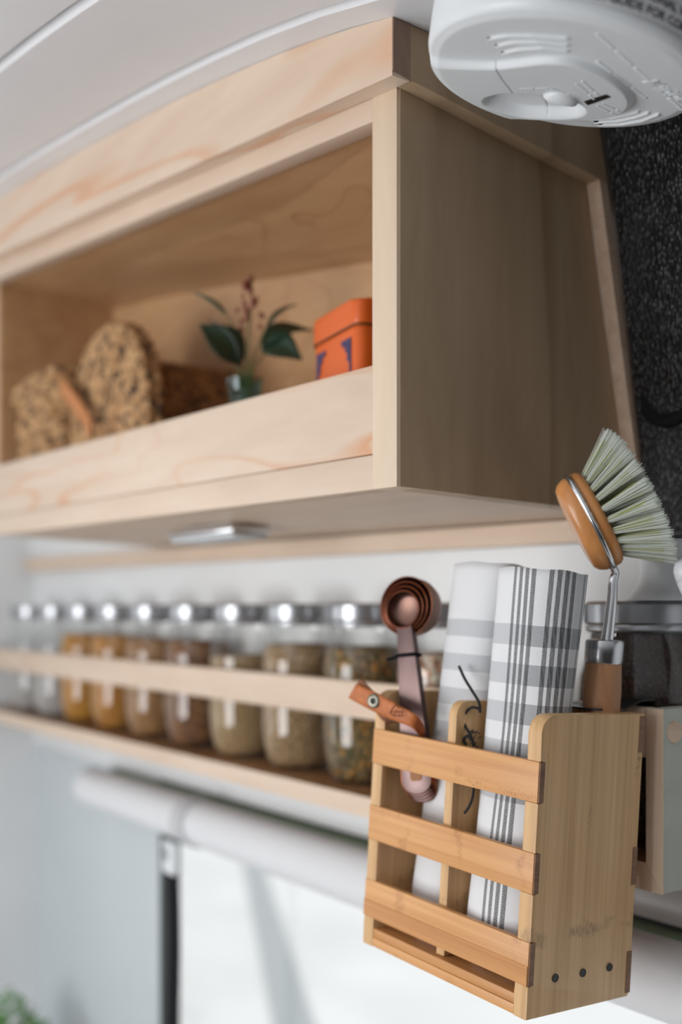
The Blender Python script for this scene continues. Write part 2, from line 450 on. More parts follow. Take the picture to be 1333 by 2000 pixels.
# crown: side board, with the dark end grain of the front board before it
def csb2(y): return CSB(y) - .001
yw = lambda z: wally(z)-.0135
xa, xb = XE-OV, XE-.0010
zc = lambda x, y: ceilz(x) - .0008 
m = MB()
for (ya, ye, nm, mt) in ((YK, YC-.0002, 'crown_corner', 'endgrain_dark'), (YC, None, 'crown_side', 'maple_side')):
    m = MB()
    if ye is None:
        yl, yh = .688, yw(.40)
        m.hexa([V(xb,ya,csb2(ya)),V(xa,ya,csb2(ya)),V(xa,.682,csb2(.682)),V(xb,.682,csb2(.682)),
                V(xb,ya,zc(xb,ya)),V(xa,ya,zc(xa,ya)),V(xa,yh-.004,zc(xa,yh)),V(xb,yh-.004,zc(xb,yh))], .0005)
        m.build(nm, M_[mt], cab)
    else:
        m.hexa([V(xa-.0003,ya,csb2(ya)),V(xa-.0012,ya,csb2(ya)),V(xa-.0012,ye,csb2(ye)),V(xa-.0003,ye,csb2(ye)),
                V(xa-.0003,ya,zc(xa,ya)),V(xa-.0012,ya,zc(xa,ya)),V(xa-.0012,ye,zc(xa,ye)),V(xa-.0003,ye,zc(xa,ye))])
        m.build(nm, M_[mt], cab)
# back strip: upright board on the side, its front edge catching the light
m = MB(); zt, zb_ = CSB(.67)-.0012, bot(.73)
m.hexa([V(xb,yb(zb_),zb_),V(xa,yb(zb_),zb_),V(xa,yw(zb_),zb_),V(xb,yw(zb_),zb_),
        V(xb,yb(zt),zt),V(xa,yb(zt),zt),V(xa,yw(zt),zt),V(xb,yw(zt),zt)], .0005)
m.build('back_strip', M_['maple_edge'], cab)
# bottom panel, back, far end, top
m = MB(); m.hexa([V(XF,YC+.0185,z_low(XF)+.002),V(XE+.0185,YC+.0185,.089),V(XE+.0185,.732,.0795),V(XF,.732,.0795+.0165*(XF-XE)),
                  V(XF,YC+.0185,z_low(XF)+.018),V(XE+.0185,YC+.0185,.106),V(XE+.0185,.732,.106),V(XF,.732,.106+.0165*(XF-XE))])
m.build('bottom_panel', M_['maple_plain'], cab)
flr = lambda x: .1065 + .0165*(x-XE)
m = MB(); zt2 = lambda x: z_cb(x)-.002
m.hexa([V(XF,wally(.1)-.014,flr(XF)),V(XE+.019,wally(.1)-.014,flr(XE)),V(XE+.019,wally(.1)-.006,flr(XE)),V(XF,wally(.1)-.006,flr(XF)),
        V(XF,wally(zt2(XF))-.014,zt2(XF)),V(XE+.019,wally(zt2(XE))-.014,zt2(XE)),V(XE+.019,wally(zt2(XE))-.006,zt2(XE)),V(XF,wally(zt2(XF))-.006,zt2(XF))])
m.build('back_panel', M_['maple_in_shade'], cab)
m = MB(); m.hexa([V(XF+.018,YC+.0185,flr(XF)),V(XF+.001,YC+.0185,flr(XF)),V(XF+.001,.70,flr(XF)),V(XF+.018,.70,flr(XF)),
        V(XF+.018,YC+.0185,zt2(XF)),V(XF+.001,YC+.0185,zt2(XF)),V(XF+.001,.66,zt2(XF)),V(XF+.018,.66,zt2(XF))])
m.build('end_panel', M_['maple_in_shade'], cab)
m = MB(); ti = lambda x: z_rb(x)+.004; ztb = lambda x: .365+.142*(x-.936)
m.hexa([V(XF,YC+.0185,ti(XF)),V(XE+.019,YC+.0185,ti(XE)),V(XE+.019,.70,ztb(XE)),V(XF,.70,ztb(XF)),
        V(XF,YC+.0185,ti(XF)+.008),V(XE+.019,YC+.0185,ti(XE)+.008),V(XE+.019,.70,ztb(XE)+.006),V(XF,.70,ztb(XF)+.006)])
m.build('top_panel', M_['maple_in_shade'], cab)
# cleat on the wall under the cabinet
XS_ = XEND-.01
m = MB(); m.hexa([V(XS_,.722,.0595+.014),V(XE-.004,.722,.0585),V(XE-.004,YWALL-.001,.0585),V(XS_,YWALL-.001,.0735),
                  V(XS_,.722,.0785+.020),V(XE-.004,.722,.0785),V(XE-.004,YWALL-.001,.0785),V(XS_,YWALL-.001,.0985)], .0008)
m.build('wall_cleat', M_['maple_plain'], cab)
# under-cabinet light
lp = PY(440, 1046, .60)
lt = thing('under_cabinet_light', 'slim white and chrome puck light under the cabinet', 'light', lp)
lx = -lp.x; zu = .0852 + .0165*(lx-XE)
m = MB(); m.box(lp.x-.075, lp.x+.075, .565, .615, CZ+zu-.0135, CZ+zu-.0036, .004, 3); m.build('housing', M_['steel'], lt, smooth=40)
m = MB(); m.box(lp.x-.070, lp.x+.070, .569, .611, CZ+zu-.0160, CZ+zu-.0131, .001); m.build('diffuser', M_['plastic'], lt)
m = MB(); m.box(lp.x-.055, lp.x+.055, .575, .605, CZ+zu-.0040, CZ+zu-.0012, 0); m.build('mount', M_['plastic'], lt)

# ------------------------------------------------------------------ things in the cabinet
# orange tin
tc_ = PY(668, 700, .556); tb = CZ + flr(-tc_.x) + .0005
tin = thing('tea_tin', 'orange tea tin with blue corner ornaments on the cabinet shelf', 'tin', Vector((-.754, .572, tb)), (0,0,math.radians(-11)))
def rrect(hx, hy, r, z, n=6):
    out = []
    for cx_, cy_, a0 in ((hx-r,hy-r,0),(-hx+r,hy-r,90),(-hx+r,-hy+r,180),(hx-r,-hy+r,270)):
        for k in range(n+1):
            a = math.radians(a0 + 90*k/n); out.append(Vector((cx_+r*math.cos(a), cy_+r*math.sin(a), z)))
    return out
M_['orange'] = plain('orange_tin', srgb(226,102,32), .32)
M_['navy'] = plain('navy_print', srgb(62,52,92), .4)
M_['rust'] = plain('rust_print', srgb(190,72,22), .4)
TH_ = .150
m = MB(); m.prism(rrect(.047,.032,.010,0), rrect(.047,.032,.010,TH_-.022), .0015); m.build('body', M_['orange'], tin, local=True, smooth=40)
m = MB(); m.prism(rrect(.0485,.0335,.011,TH_-.0225), rrect(.0485,.0335,.011,TH_-.001), .003, 3); m.build('lid', M_['orange'], tin, local=True, smooth=40)
m = MB(); m.tube(rrect(.0482,.0332,.011,TH_-.0228), .0012, 6, True); m.build('lid_seam', plain('tin_seam', srgb(120,66,30), .4), tin, local=True, smooth=60)
for sx, sz in ((-1,1),(1,1),(-1,-1),(1,-1)):
    m = MB(); cx_, cz_ = sx*.036, (TH_-.022)/2 + sz*.054
    st = [(0,0),(.020,0),(.018,.005),(.013,.005),(.012,.010),(.008,.011),(.008,.018),(.004,.020),(.003,.030),(0,.034)]
    lo = [(cx_-sx*a, -.0323, cz_-sz*b) for a, b in st]; hi = [(p[0], -.0328, p[2]) for p in lo]
    m.prism([Vector(p) for p in lo], [Vector(p) for p in hi]); m.build('corner_ornament', M_['navy'], tin, local=True)
for rr in (.011, .016, .019):
    m = MB(); m.tube([(rr*math.cos(a)-.0, -.0322, .066+rr*1.15*math.sin(a)) for a in [k*math.pi/16 for k in range(32)]], .0007, 5, True)
    m.build('ring_ornament', M_['rust'], tin, local=True)

# vase with sprig
vz = CZ + flr(.9) + .001
vp = PY(478, 760, .562); vp.z = vz
vase = thing('bud_vase', 'small aqua glass bud vase holding a leafy sprig, between the tin and the baskets', 'vase', vp)
vh = PY(478, 742, .562).z - vz
m = MB(); m.lathe([(.0,0),(.024,0),(.029,.006),(.030,.03),(.028,vh*.55),(.0185,vh*.74),(.016,vh*.82),(.0185,vh*.95),(.0205,vh),(.0185,vh),(.0165,vh*.95),(.0140,vh*.82),(.0165,vh*.74),(.026,vh*.55),(.028,.03),(.026,.008),(.0,.006)], 40, Matrix.Translation(vp))
m.build('glass_body', M_['vase_glass'], vase, smooth=50)
spr = thing('sprig', 'leafy green sprig with small reddish buds standing in the bud vase', 'plant', vp + UP*.01)
vdep = (vp - CAM).dot(FWD)
def S(px, py, dd=0): return PD(px, py, vdep+dd)
M_['stem'] = plain('stem_green', srgb(96,104,58), .5)
M_['leaf'] = plain('dark_leaf', srgb(38,62,46), .32)
M_['leaf2'] = plain('pale_leaf', srgb(120,136,116), .5)
M_['bud'] = plain('red_bud', srgb(158,98,84), .5)
base = vp + UP*.02
def stem(pts, r=.0014):
    m = MB(); q = spline(pts, 6); m.tube(q, [r*(1-.5*i/len(q)) for i in range(len(q))], 6); m.build('stem', M_['stem'], spr, smooth=60)
rim = lambda px: S(px, 742)
stem([base, rim(480), S(484,680), S(490,600), S(492,540)])
stem([base, rim(470), S(462,720), S(462,700)]); stem([base, rim(490), S(510,700), S(540,660)])
stem([base, rim(486), S(500,690), S(525,630)]); stem([base, rim(474), S(456,640), S(420,590)], .001)
def leaf(a, b, w, mat, curl=.0, nrm=None):
    a, b = Vector(a), Vector(b); ax = b-a; L = ax.length; ax.normalize()
    nv = (nrm or -FWD); sd = ax.cross(nv).normalized(); nv = sd.cross(ax)
    m = MB(); rows = []
    for i in range(11):
        t = i/10; wd = w*math.sin(math.pi*min(1,(.04+.96*t)**.8))*(1-.25*t) + .0006
        c = a + ax*L*t + nv*curl*math.sin(math.pi*t)*L
        rows.append([c - sd*wd + nv*wd*.35, c - sd*wd*.5 + nv*wd*.08, c, c + sd*wd*.5 + nv*wd*.08, c + sd*wd + nv*wd*.35])
    m.grid(rows); o = m.build('leaf', mat, spr, smooth=80, recalc=False)
    md = o.modifiers.new('thickness', 'SOLIDIFY'); md.thickness = .0008
leaf(S(470,708), S(390,634), .021, M_['leaf'], .1, (-FWD+RIGHT*.2+UP*.5).normalized())
leaf(S(468,716), S(405,622), .006, M_['leaf'], .15, (RIGHT+UP*.4).normalized())
leaf(S(512,672), S(614,646,.02), .020, M_['leaf'], .1, (-FWD*.6+UP).normalized())
leaf(S(518,668), S(590,702,-.02), .018, M_['leaf'], .1, (-FWD+UP*.3).normalized())
leaf(S(522,638), S(580,594), .006, M_['leaf'], .1, (UP-FWD*.5).normalized())
leaf(S(440,612), S(376,570,.01), .005, M_['leaf2'], .05, (UP-FWD*.5).normalized())
for k in range(26):
    m = MB(); yy = RND.uniform(540, 660); sp_ = 8 + (yy-540)*.26
    c = S(488+RND.uniform(-1,1)*sp_ - (yy-540)*.04, yy, RND.uniform(-.012,.012)); r = RND.uniform(.0022,.0038)
    m.lathe([(0,-r*1.3),(r*.8,-r*.6),(r,0),(r*.75,r*.8),(0,r*1.4)], 8, Matrix.Translation(c)); m.build('bud', M_['bud'], spr, smooth=60)

# woven baskets
def weave(name, c1, c2, c3):
    t = NT(name, .8)
    n1 = t.noise(t.coords(), 95, 3, .6); n2 = t.noise(t.coords(), 42, 3, .6)
    base = t.ramp(n2, [(.32, c2), (.62, c1)])
    t.col(t.mix(t.ramp(n1, [(.52, 0), (.62, 1)]), base, c3)); t.bump(n1, .5, .004); return t.m
M_['weave'] = weave('water_hyacinth_weave', srgb(202,162,116), srgb(156,112,70), srgb(48,32,22))
M_['weave_dark'] = weave('dark_hyacinth_weave', srgb(158,116,72), srgb(118,80,46), srgb(46,30,18))
M_['strap'] = plain('tan_leather', srgb(188,122,70), .6)
bx = 1.213; bz = flr(bx); BR = .113; bc = V(bx, .52, bz+BR+.001)
bas = thing('round_basket', 'round woven basket lying on its side with its lid forward and a leather tab', 'basket', V(bx,.6,bz))
def coilring(m, c, r, tr, phase, nb, ax='y'):
    pts, rad = [], []
    for k in range(nb*4):
        a = 2*math.pi*k/(nb*4); pts.append(c + Vector((r*math.cos(a), 0, r*math.sin(a))))
        rad.append(tr*(1 + .22*math.sin(nb*a+phase)))
    m.tube(pts, rad, 7, True)
m = MB()
for i in range(11): coilring(m, bc + Vector((0, .004+.010*((i/10)**3)*.6, 0)), .006+i*.0098, .0066, i*1.7, 5+3*i)
coilring(m, bc+Vector((0,.012,0)), .1065, .0066, .4, 40); coilring(m, bc+Vector((0,.024,0)), .107, .0066, 2.4, 40)
m.build('lid', M_['weave'], bas, smooth=60)
m = MB()
for i in range(13): coilring(m, bc + Vector((0, .036+.0108*i, 0)) - UP*.019, .0865, .0066, i*2.2, 34)
m.lathe([(0,.0),(.084,.0),(.084,.15),(0,.15)], 40, Matrix.Translation(bc+Vector((0,.03,0))-UP*.019) @ Matrix.Rotation(math.radians(-90),4,'X'))
m.build('body', M_['weave_dark'], bas, smooth=60)
m = MB(); q = [PY(122,752,.511), PY(140,775,.503), PY(162,805,.503), PY(182,838,.509)]
q = spline(q, 5); m.grid([[p + UP*.011, p + UP*.011 - Vector((0,.003,0)), p - UP*.011 - Vector((0,.003,0)), p - UP*.011] for p in q], True)
m.build('leather_tab', M_['strap'], bas)
# square basket beyond it
bx2 = 1.411; bz2 = flr(bx2)
bs2 = thing('square_basket', 'low square woven basket with a lid, beyond the round basket', 'basket', V(bx2,.6,bz2))
def rectcoil(m, hx, hy, z, tr, phase):
    pts = rrect(hx, hy, .02, z, 4); o = V(bx2, .60, bz2)
    dense = []
    for i, p in enumerate(pts):
        q_ = pts[(i+1)%len(pts)]; n_ = max(1, int((q_-p).length/.006))
        for k in range(n_): dense.append(p + (q_-p)*k/n_ + o)
    m.tube(dense, [tr*(1+.25*math.sin(i*1.3+phase)) for i in range(len(dense))], 7, True)
m = MB()
for i in range(13): rectcoil(m, .072, .088, .0075+i*.0125, .0072, i*1.9)
o_ = V(bx2,.60,bz2); m.box(o_.x-.068,o_.x+.068,o_.y-.084,o_.y+.084,o_.z+.003,o_.z+.16)
m.build('body', M_['weave'], bs2, smooth=60)
m = MB()
for i, (hx, hz) in enumerate(((.077,.168),(.077,.180),(.070,.190),(.058,.193),(.046,.194),(.034,.195),(.022,.195))): rectcoil(m, hx, hx*1.2, hz, .0075, i*2.3)
m.box(o_.x-.068,o_.x+.068,o_.y-.084,o_.y+.084,o_.z+.175,o_.z+.192)
m.build('lid', M_['weave'], bs2, smooth=60)

# ------------------------------------------------------------------ jar shelf
YS = .635; ZSB, ZST, ZRT, ZRB = -.2038, -.1838, -.0716, -.1076
XS0, XS1 = .4877, XEND-.004
shf = thing('jar_shelf', 'long pale wooden wall shelf with a guard rail holding a row of glass jars', 'shelf', V(1.2, .69, ZSB))
def sbox(name, mat, xa, xb, ya, ye, za, zb, bev=.0008):
    m = MB(); m.box(-xb, -xa, ya, ye, CZ+za, CZ+zb, bev); return m.build(name, mat, shf, smooth=30)
sbox('shelf_board', M_['shelf_top'], XS0+.0155, XS1, YS+.0014, YWALL-.001, ZSB, ZST)
sbox('guard_rail', M_['maple_plain'], XS0+.0155, XS1, YS, YS+.012, ZRB, ZRT)
# edge strip and end panel meet in a mitre
m = MB(); mit = .0150
m.prism([V(XS1,YS,ZSB),V(XS0+.0001,YS,ZSB),V(XS0+mit,YS,ZST),V(XS1,YS,ZST)], [V(XS1,YS+.0012,ZSB),V(XS0+.0001,YS+.0012,ZSB),V(XS0+mit,YS+.0012,ZST),V(XS1,YS+.0012,ZST)])
m.build('edge_strip', M_['maple_plain'], shf)
m = MB(); pf = lambda y: [V(XS0,y,ZSB),V(XS0+mit-.0003,y,ZST+.0003),V(XS0+mit-.0003,y,ZRT),V(XS0,y,ZRT)]
m.prism(pf(YS), pf(YS+.0012)); m.build('end_stile', M_['maple_z'], shf)
sbox('end_panel', M_['grey_green'], XS0, XS0+mit-.0003, YS+.0014, YWALL-.001, ZSB+.0002, ZRT-.0002, .0004)
pp = PX(1318, 1430, XS0)
m = MB(); m.lathe([(0,.0012),(.0075,.0012),(.0082,.0004),(.0082,-.002)], 32, Matrix.Translation(pp) @ Matrix.Rotation(math.radians(90),4,'Y')); m.build('wood_plug', M_['maple_edge'], shf, smooth=40)

# ------------------------------------------------------------------ jars
def grains(name, cols, scale, dark=(.02,.012,.006,1), spec=None):
    t = NT(name, .75); vo = t.n('ShaderNodeTexVoronoi'); vo.inputs['Scale'].default_value = scale
    t.l(t.coords(), vo.inputs['Vector'])
    sep = t.n('ShaderNodeSeparateColor'); t.l(vo.outputs['Color'], sep.inputs[0])
    n = len(cols); c = t.ramp(sep.outputs[0], [((i+.5)/n, cols[i]) for i in range(n)])
    e = t.ramp(vo.outputs['Distance'], [(.40, 0), (.80, .5)])
    t.col(t.mix(e, c, dark)); t.bump(t.math('SUBTRACT', 1, vo.outputs['Distance']), .9, .004)
    return t.m
JR, JX0, JDX, JY = .0455, .917, .1253, .6935
GL = M_['glass']
def jar_prof():
    out = [(.0,.002),(.026,.002),(.029,.0),(.033,.002),(.0385,.010),(.0430,.024),(.0452,.042),(JR,.060),(JR,.102),(.0445,.119),(.0410,.133),(.0378,.143),(.0368,.150),(.0368,.170)]
    return out
def jar_mesh():
    m = MB(); o = jar_prof(); inn = [(max(r-.0022,0) if r > .01 else 0, z+(.004 if z < .01 else 0)) for r, z in o]
    m.lathe(o, 44); return m
jm = jar_mesh(); jo_ = None
def lid_mesh():
    m = MB(); rip = lambda j, k: (.0005 if (k % 2) else 0) if j in (2, 3, 4) else 0
    m.lathe([(.0385,.152),(.0398,.1535),(.0398,.156),(.0392,.1575),(.0402,.159),(.0402,.172),(.0385,.1745),(.034,.1745),(.0325,.1738),(.0,.1738),(.0,.1715),(.0375,.1715),(.0380,.153),(.0385,.152)], 128, ripple=lambda j, k: (.0006 if (k % 2) else 0) if j in (4, 5) else 0)
    return m
def fill_mesh(top):
    m = MB(); ri = lambda z: np.interp(z, [.003,.010,.024,.042,.060,.102,.119,.133,.143,.150,.156], [.0300,.0372,.0417,.0439,.0443,.0443,.0432,.0398,.0366,.0354,.0354])
    pr = [(0,.0030)] + [(float(ri(z))-.0004, z) for z in np.linspace(.0031, top, 20)] + [(float(ri(top))*.8, top+.002),(0, top+.003)]
    m.lathe(pr, 40); return m
jlabel = {
 0: ('mason jar of mixed pale and orange beans behind the measuring spoons', [srgb(214,196,170),srgb(206,120,66),srgb(226,214,194),srgb(150,98,62)], 130, .128),
 1: ('mason jar of mixed green and brown herbs, next to the measuring spoons', [srgb(120,100,58),srgb(86,82,50),srgb(158,130,78),srgb(186,128,44),srgb(96,74,48),srgb(140,122,84)], 190, .130),
 2: ('mason jar of tan whole grain, next to the herb jar', [srgb(182,150,108),srgb(160,126,88),srgb(200,168,126)], 260, .130),
 3: ('mason jar of fine beige grain filled lower than its neighbours', [srgb(204,170,122),srgb(190,154,106),srgb(214,182,136)], 420, .114),
 4: ('mason jar of dark brown mix with lighter grain below', [srgb(138,94,60),srgb(112,74,50),srgb(170,122,74)], 210, .128),
 5: ('mason jar of brown oat-like grain, between a dark mix and yellow lentils', [srgb(176,130,80),srgb(150,106,62),srgb(196,150,98)], 210, .128),
 6: ('mason jar of orange-yellow lentils, nearer to the spoons of the two', [srgb(206,142,52),srgb(190,122,40),srgb(218,160,72)], 230, .130),
 7: ('mason jar of deep yellow lentils, next to the white-filled jars', [srgb(210,146,44),srgb(196,128,36),srgb(222,164,60)], 230, .130),
 8: ('mason jar of white powder, next to the yellow lentils', [srgb(226,222,218),srgb(214,210,206)], 420, .095),
 9: ('mason jar of white powder at the far end of the shelf', [srgb(228,224,220),srgb(212,208,204)], 420, .090),
 -2: ('mason jar of dark brown ground coffee behind the dish brush handle', [srgb(70,48,38),srgb(52,36,30),srgb(84,60,46)], 420, .151),
}
jme = lme = None
for i in sorted(jlabel):
    lab, cols, sc_, top = jlabel[i]
    x = JX0 + JDX*(i-1) + (.0155 if i == -2 else 0)
    hs = 1.085; ws = 1.055 if i == -2 else 1
    j = thing('mason_jar', lab, 'jar', V(x, JY+(.0015 if i == -2 else 0), ZST+.0008), (0,0,RND.uniform(0,6)), 'mason jars on the wall shelf')
    if jme is None:
        g = jm.build('glass_body', GL, j, local=True, smooth=50); jme = g.data
        l_ = lid_mesh().build('screw_lid', M_['tin_lid'], j, local=True, smooth=38); lme = l_.data
    else:
        g = link('glass_body', jme, j, MAT4[j.name]); l_ = link('screw_lid', lme, j, MAT4[j.name])
    fl = fill_mesh(top).build('contents', grains('jar_contents_%d' % (i+2), cols, sc_), j, local=True, smooth=60)
    for o in (g, l_, fl): o.scale = (ws, ws, hs)

# ------------------------------------------------------------------ bamboo caddy
W, H, D = .1817, .2007, .1021
CM = Matrix.Translation(Vector((-.49316, .622, CZ-.07424))) @ Euler((-.04527, .03216, -.01394), 'XYZ').to_matrix().to_4x4()
CMI = CM.inverted()
cad = tag(link('cutlery_caddy', None, None, CM), 'slatted bamboo caddy hooked over the end of the jar shelf', 'caddy')
def CL(px, py, yl):
    o = CMI @ CAM; d = (CMI.to_3x3() @ ray(px, py)); return o + d*((yl-o.y)/d.y)
TK, ST = .0122, .0052
def cbuild(mb_, name, mat, smooth=30): return mb_.build(name, mat, cad, local=True, smooth=smooth)
notch_z = [(.0306,.0583),(.0909,.1182),(.1495,.1788)]
def sideprofile(round_=.012, y1=0.0, y0=-D):
    pts = [Vector((0, y0, -H+.0)), Vector((0, y1-.002, -H)), Vector((0, y1, -H+.003)), Vector((0, y1, 0))]
    for k in range(7):
        a = math.radians(90 + 90*k/6); pts.append(Vector((0, y0+round_ + round_*math.cos(a), -round_ + round_*math.sin(a))))
    return pts
# side panels notched at the front for the slats
def side(x0, x1, name):
    m = MB(); p = sideprofile(); out = p[:]
    # walk down the front edge and cut the notches
    for (a, b) in notch_z:
        out += [Vector((0,-D,-a)), Vector((0,-D+ST,-a)), Vector((0,-D+ST,-b)), Vector((0,-D,-b))]
    out += [Vector((0,-D,-.1850))]
    m.prism([q + Vector((x0,0,0)) for q in out], [q + Vector((x1,0,0)) for q in out], .0006)
    return cbuild(m, name, M_['bam_z'])
sr = side(-TK, 0, 'side_panel'); sl = side(-W, -W+TK, 'side_panel')
# dowel holes in the near side panel
for (px, py) in ((1085,1910),(1139,1900),(1191,1889)):
    o = CMI @ CAM; d = CMI.to_3x3() @ ray(px, py); q = o + d*((0-o.x)/d.x)
    m = MB(); m.lathe([(0,.0002),(.0026,.0002),(.0029,.0005),(.0029,-.001)], 20, Matrix.Translation(q) @ Matrix.Rotation(math.radians(90),4,'Y'))
    m.build('dowel_hole', M_['dark_slot'], cad, local=True, smooth=40)
# front slats through the side panels, end grain on the near side
for k, (a, b) in enumerate(notch_z):
    m = MB(); m.box(-W-.0004, -.0006, -D-.0004, -D+ST-.0002, -b+.0002, -a-.0002, .0006)
    s_ = cbuild(m, 'front_slat', M_['bam_x' if k != 2 else 'bam_x'])
    m = MB(); m.box(-.0007, .0003, -D+.0002, -D+ST-.0004, -b+.0004, -a-.0004, .0002)
    m.build('slat_end', M_['bam_end'], s_, M=CM, local=True)
    if k == 2:
        m = MB(); m.box(-W-.0003, -.0008, -D-.0008, -D-.0003, -b+.0003, -b+.0135, .0002)
        m.build('dark_lamella', M_['bam_x2'], s_, M=CM, local=True)
# bottom: floor panel and its upper strip
m = MB(); m.box(-W+TK*.35, -.0055, -D+.0006, -.006, -.1935, -.1866, .0006); cbuild(m, 'floor_panel', M_['bam_x2'])
m = MB(); m.box(-W+TK, -TK-.0002, -D+.0003, -D+.012, -H+.0002, -.1937, .0005); cbuild(m, 'bottom_strip', M_['bam_x'])
# back slats
for (a, b) in ((.001,.028),(.094,.122),(.168,.1985)):
    m = MB(); m.box(-W+.0003, -.0004, -ST, .0004, -b, -a, .0006); s_ = cbuild(m, 'back_slat', M_['bam_x'])
    m = MB(); m.box(-.0006, .0004, -ST+.0004, .0001, -b+.0005, -a-.0005, .0002); m.build('slat_end', M_['bam_end'], s_, M=CM, local=True)
# divider
dx0 = CL(868, 1560, -D+ST).x; dx1 = CL(883, 1560, -D+ST).x
m = MB(); pr = sideprofile(.010, -.006, -D+ST+.0004); pr = [Vector((0,q.y,max(q.z,-.1860))) for q in pr]
pr2 = []
for q in pr:
    if not pr2 or (q-pr2[-1]).length > 1e-5: pr2.append(q)
m.prism([q + Vector((dx0,0,0)) for q in pr2], [q + Vector((dx1,0,0)) for q in pr2], .0006); cbuild(m, 'divider', M_['bam_z'])
# steel hook plate bent over the shelf end
m = MB(); hw = (-.030, -.016)
path = [(-.006,.0012),(.003,.0046),(.012,.0074),(.0262,.0078),(.0274,.004),(.0274,-.006)]
m.box(-.075, -.0125, -.042, -.0045, .0012, .0024)
for (xa_, xb_) in ((-.030,-.0128),):
    rows = []
    for (y_, z_) in path: rows.append([Vector((xa_,y_,z_)), Vector((xb_,y_,z_)), Vector((xb_,y_,z_+.0011)), Vector((xa_,y_,z_+.0011))])
    vs = m.grid(rows, True); m.bm.faces.new(vs[0]); m.bm.faces.new(vs[-1][::-1])
hk = cbuild(m, 'hook_plate', M_['blackmetal'])
for xx in (-.022, -.055):
    m = MB(); m.lathe([(0,.0014),(.0020,.0012),(.0026,.0)], 16, Matrix.Translation((xx,-.012,.0024))); m.build('screw', M_['steel'], hk, M=CM, local=True, smooth=50)

# ------------------------------------------------------------------ towels
def towel_mat(name, ustripes, bands):
    t = NT(name, .9)
    tc = t.n('ShaderNodeUVMap'); sp = t.n('ShaderNodeSeparateXYZ'); t.l(tc.outputs[0], sp.inputs[0])
    u, v = sp.outputs[0], sp.outputs[1]
    def band(x, lo, hi):
        return t.math('MULTIPLY', t.math('GREATER_THAN', x, lo), t.math('LESS_THAN', x, hi))
    tot = None
    for lo, hi in bands:
        b = band(v, lo, hi); tot = b if tot is None else t.math('MAXIMUM', tot, b)
    # weave: fine checker
    wv = t.math('MULTIPLY', t.math('SINE', t.math('MULTIPLY', u, 5200)), t.math('SINE', t.math('MULTIPLY', v, 5200)))
    wv01 = t.math('MULTIPLY_ADD', wv, .5, .5)
    white, grey = srgb(232,233,235), srgb(200,202,205)
    c = t.mix(tot, white, grey) if tot is not None else white
    zone = ln = None
    for (c0, half, strength) in ustripes['lines']:
        b = t.math('MULTIPLY', band(u, c0-half, c0+half), strength); ln = b if ln is None else t.math('MAXIMUM', ln, b)
    for lo, hi in ustripes['zones']:
        b = band(u, lo, hi); zone = b if zone is None else t.math('MAXIMUM', zone, b)
    if ln is not None:
        g2 = t.math('MULTIPLY', t.math('MULTIPLY', zone, t.math('ADD', .22, t.math('MULTIPLY', tot, .75))), t.math('GREATER_THAN', wv, -.05))
        c = t.mix(t.math('MULTIPLY', g2, .8), c, srgb(96,98,101))
        dots = t.math('GREATER_THAN', t.math('SINE', t.math('MULTIPLY_ADD', v, 5600, t.math('MULTIPLY', u, 3300))), -.55)
        c = t.mix(t.math('MULTIPLY', ln, dots), c, srgb(26,27,29))
    fz = t.noise(t.coords(), 900, 2)
    t.col(c); t.bump(t.math('ADD', wv01, fz), .35, .0006)
    t.b.inputs['Sheen Weight'].default_value = .25
    return t.m
def towel(name, cx_, cy_, a, b, zbot, ztop, face, turns, mat, label, seed, tip, lean=(0,0), start=-2.6, sq=2.7):
    rn = random.Random(seed); m = MB(); uvl = m.bm.loops.layers.uv.new('UVMap')
    N = int(turns*64); NL = 40
    ph = [rn.uniform(0, 6.28) for _ in range(6)]
    cols = []; u = 0; prev = None
    pts2 = []
    for k in range(N+1):
        th = start + 2*math.pi*turns*k/N; sc_ = 1 - .80*(k/N)**1.05 if turns > 1.2 else 1 - .1*k/N
        ca, sa = math.cos(th), math.sin(th); rr = (abs(ca)**sq + abs(sa)**sq)**(-1/sq)*sc_
        p = Vector((a*rr*ca, b*rr*sa, 0))
        if prev is not None: u += (p-prev).length
        prev = p; pts2.append((p, u, th))
    u0 = min(pts2[:64], key=lambda q: abs(q[2]-face))[1]
    grid = []
    for j in range(NL+1):
        tz = j/NL; z = zbot + (ztop-zbot)*tz; row = []
        for k, (p, uu, th) in enumerate(pts2):
            inner = k/N
            swell = 1 + .05*math.sin(5.0*tz+ph[0]) + .035*math.sin(2*th+4*tz+ph[1])*(1-tz*.6) + .02*math.sin(3*th-9*tz+ph[2])
            pinch = 1 - .22*max(0, .10-tz)/.10
            zz = z + (tz**6)*(tip*math.sin(th+ph[3])*.4 - .010*max(0,inner-.25)*1.2 + .0005*math.sin(5*th+ph[4]))
            q = Vector((cx_ + p.x*swell*pinch + lean[0]*tz, cy_ + p.y*swell*pinch + lean[1]*tz, zz))
            row.append((m.bm.verts.new(q), uu-u0, (ztop-z)))
        grid.append(row)
    for A, B in zip(grid, grid[1:]):
        for k in range(N):
            q = (A[k], A[k+1], B[k+1], B[k]); f = m.bm.faces.new([e[0] for e in q])
            for lp_, e in zip(f.loops, q): lp_[uvl].uv = (e[1], e[2])
    o = m.build(name, mat, None, CM, local=True, smooth=80, recalc=False)
    md = o.modifiers.new('thickness', 'SOLIDIFY'); md.thickness = .0034; md.offset = -1
    tag(o, label, 'towel', 'striped tea towels in the caddy'); return o
bands = [(.039+.0272*k, .0535+.0272*k) for k in range(5)] 
lines = [(-.0350+.0055*k, .0013+.0002*k, 1) for k in range(4)] + [(-.0050+.0056*k, .0017, 1) for k in range(4)] + [(.0225+.0046*k, .0011, .75) for k in range(4)]
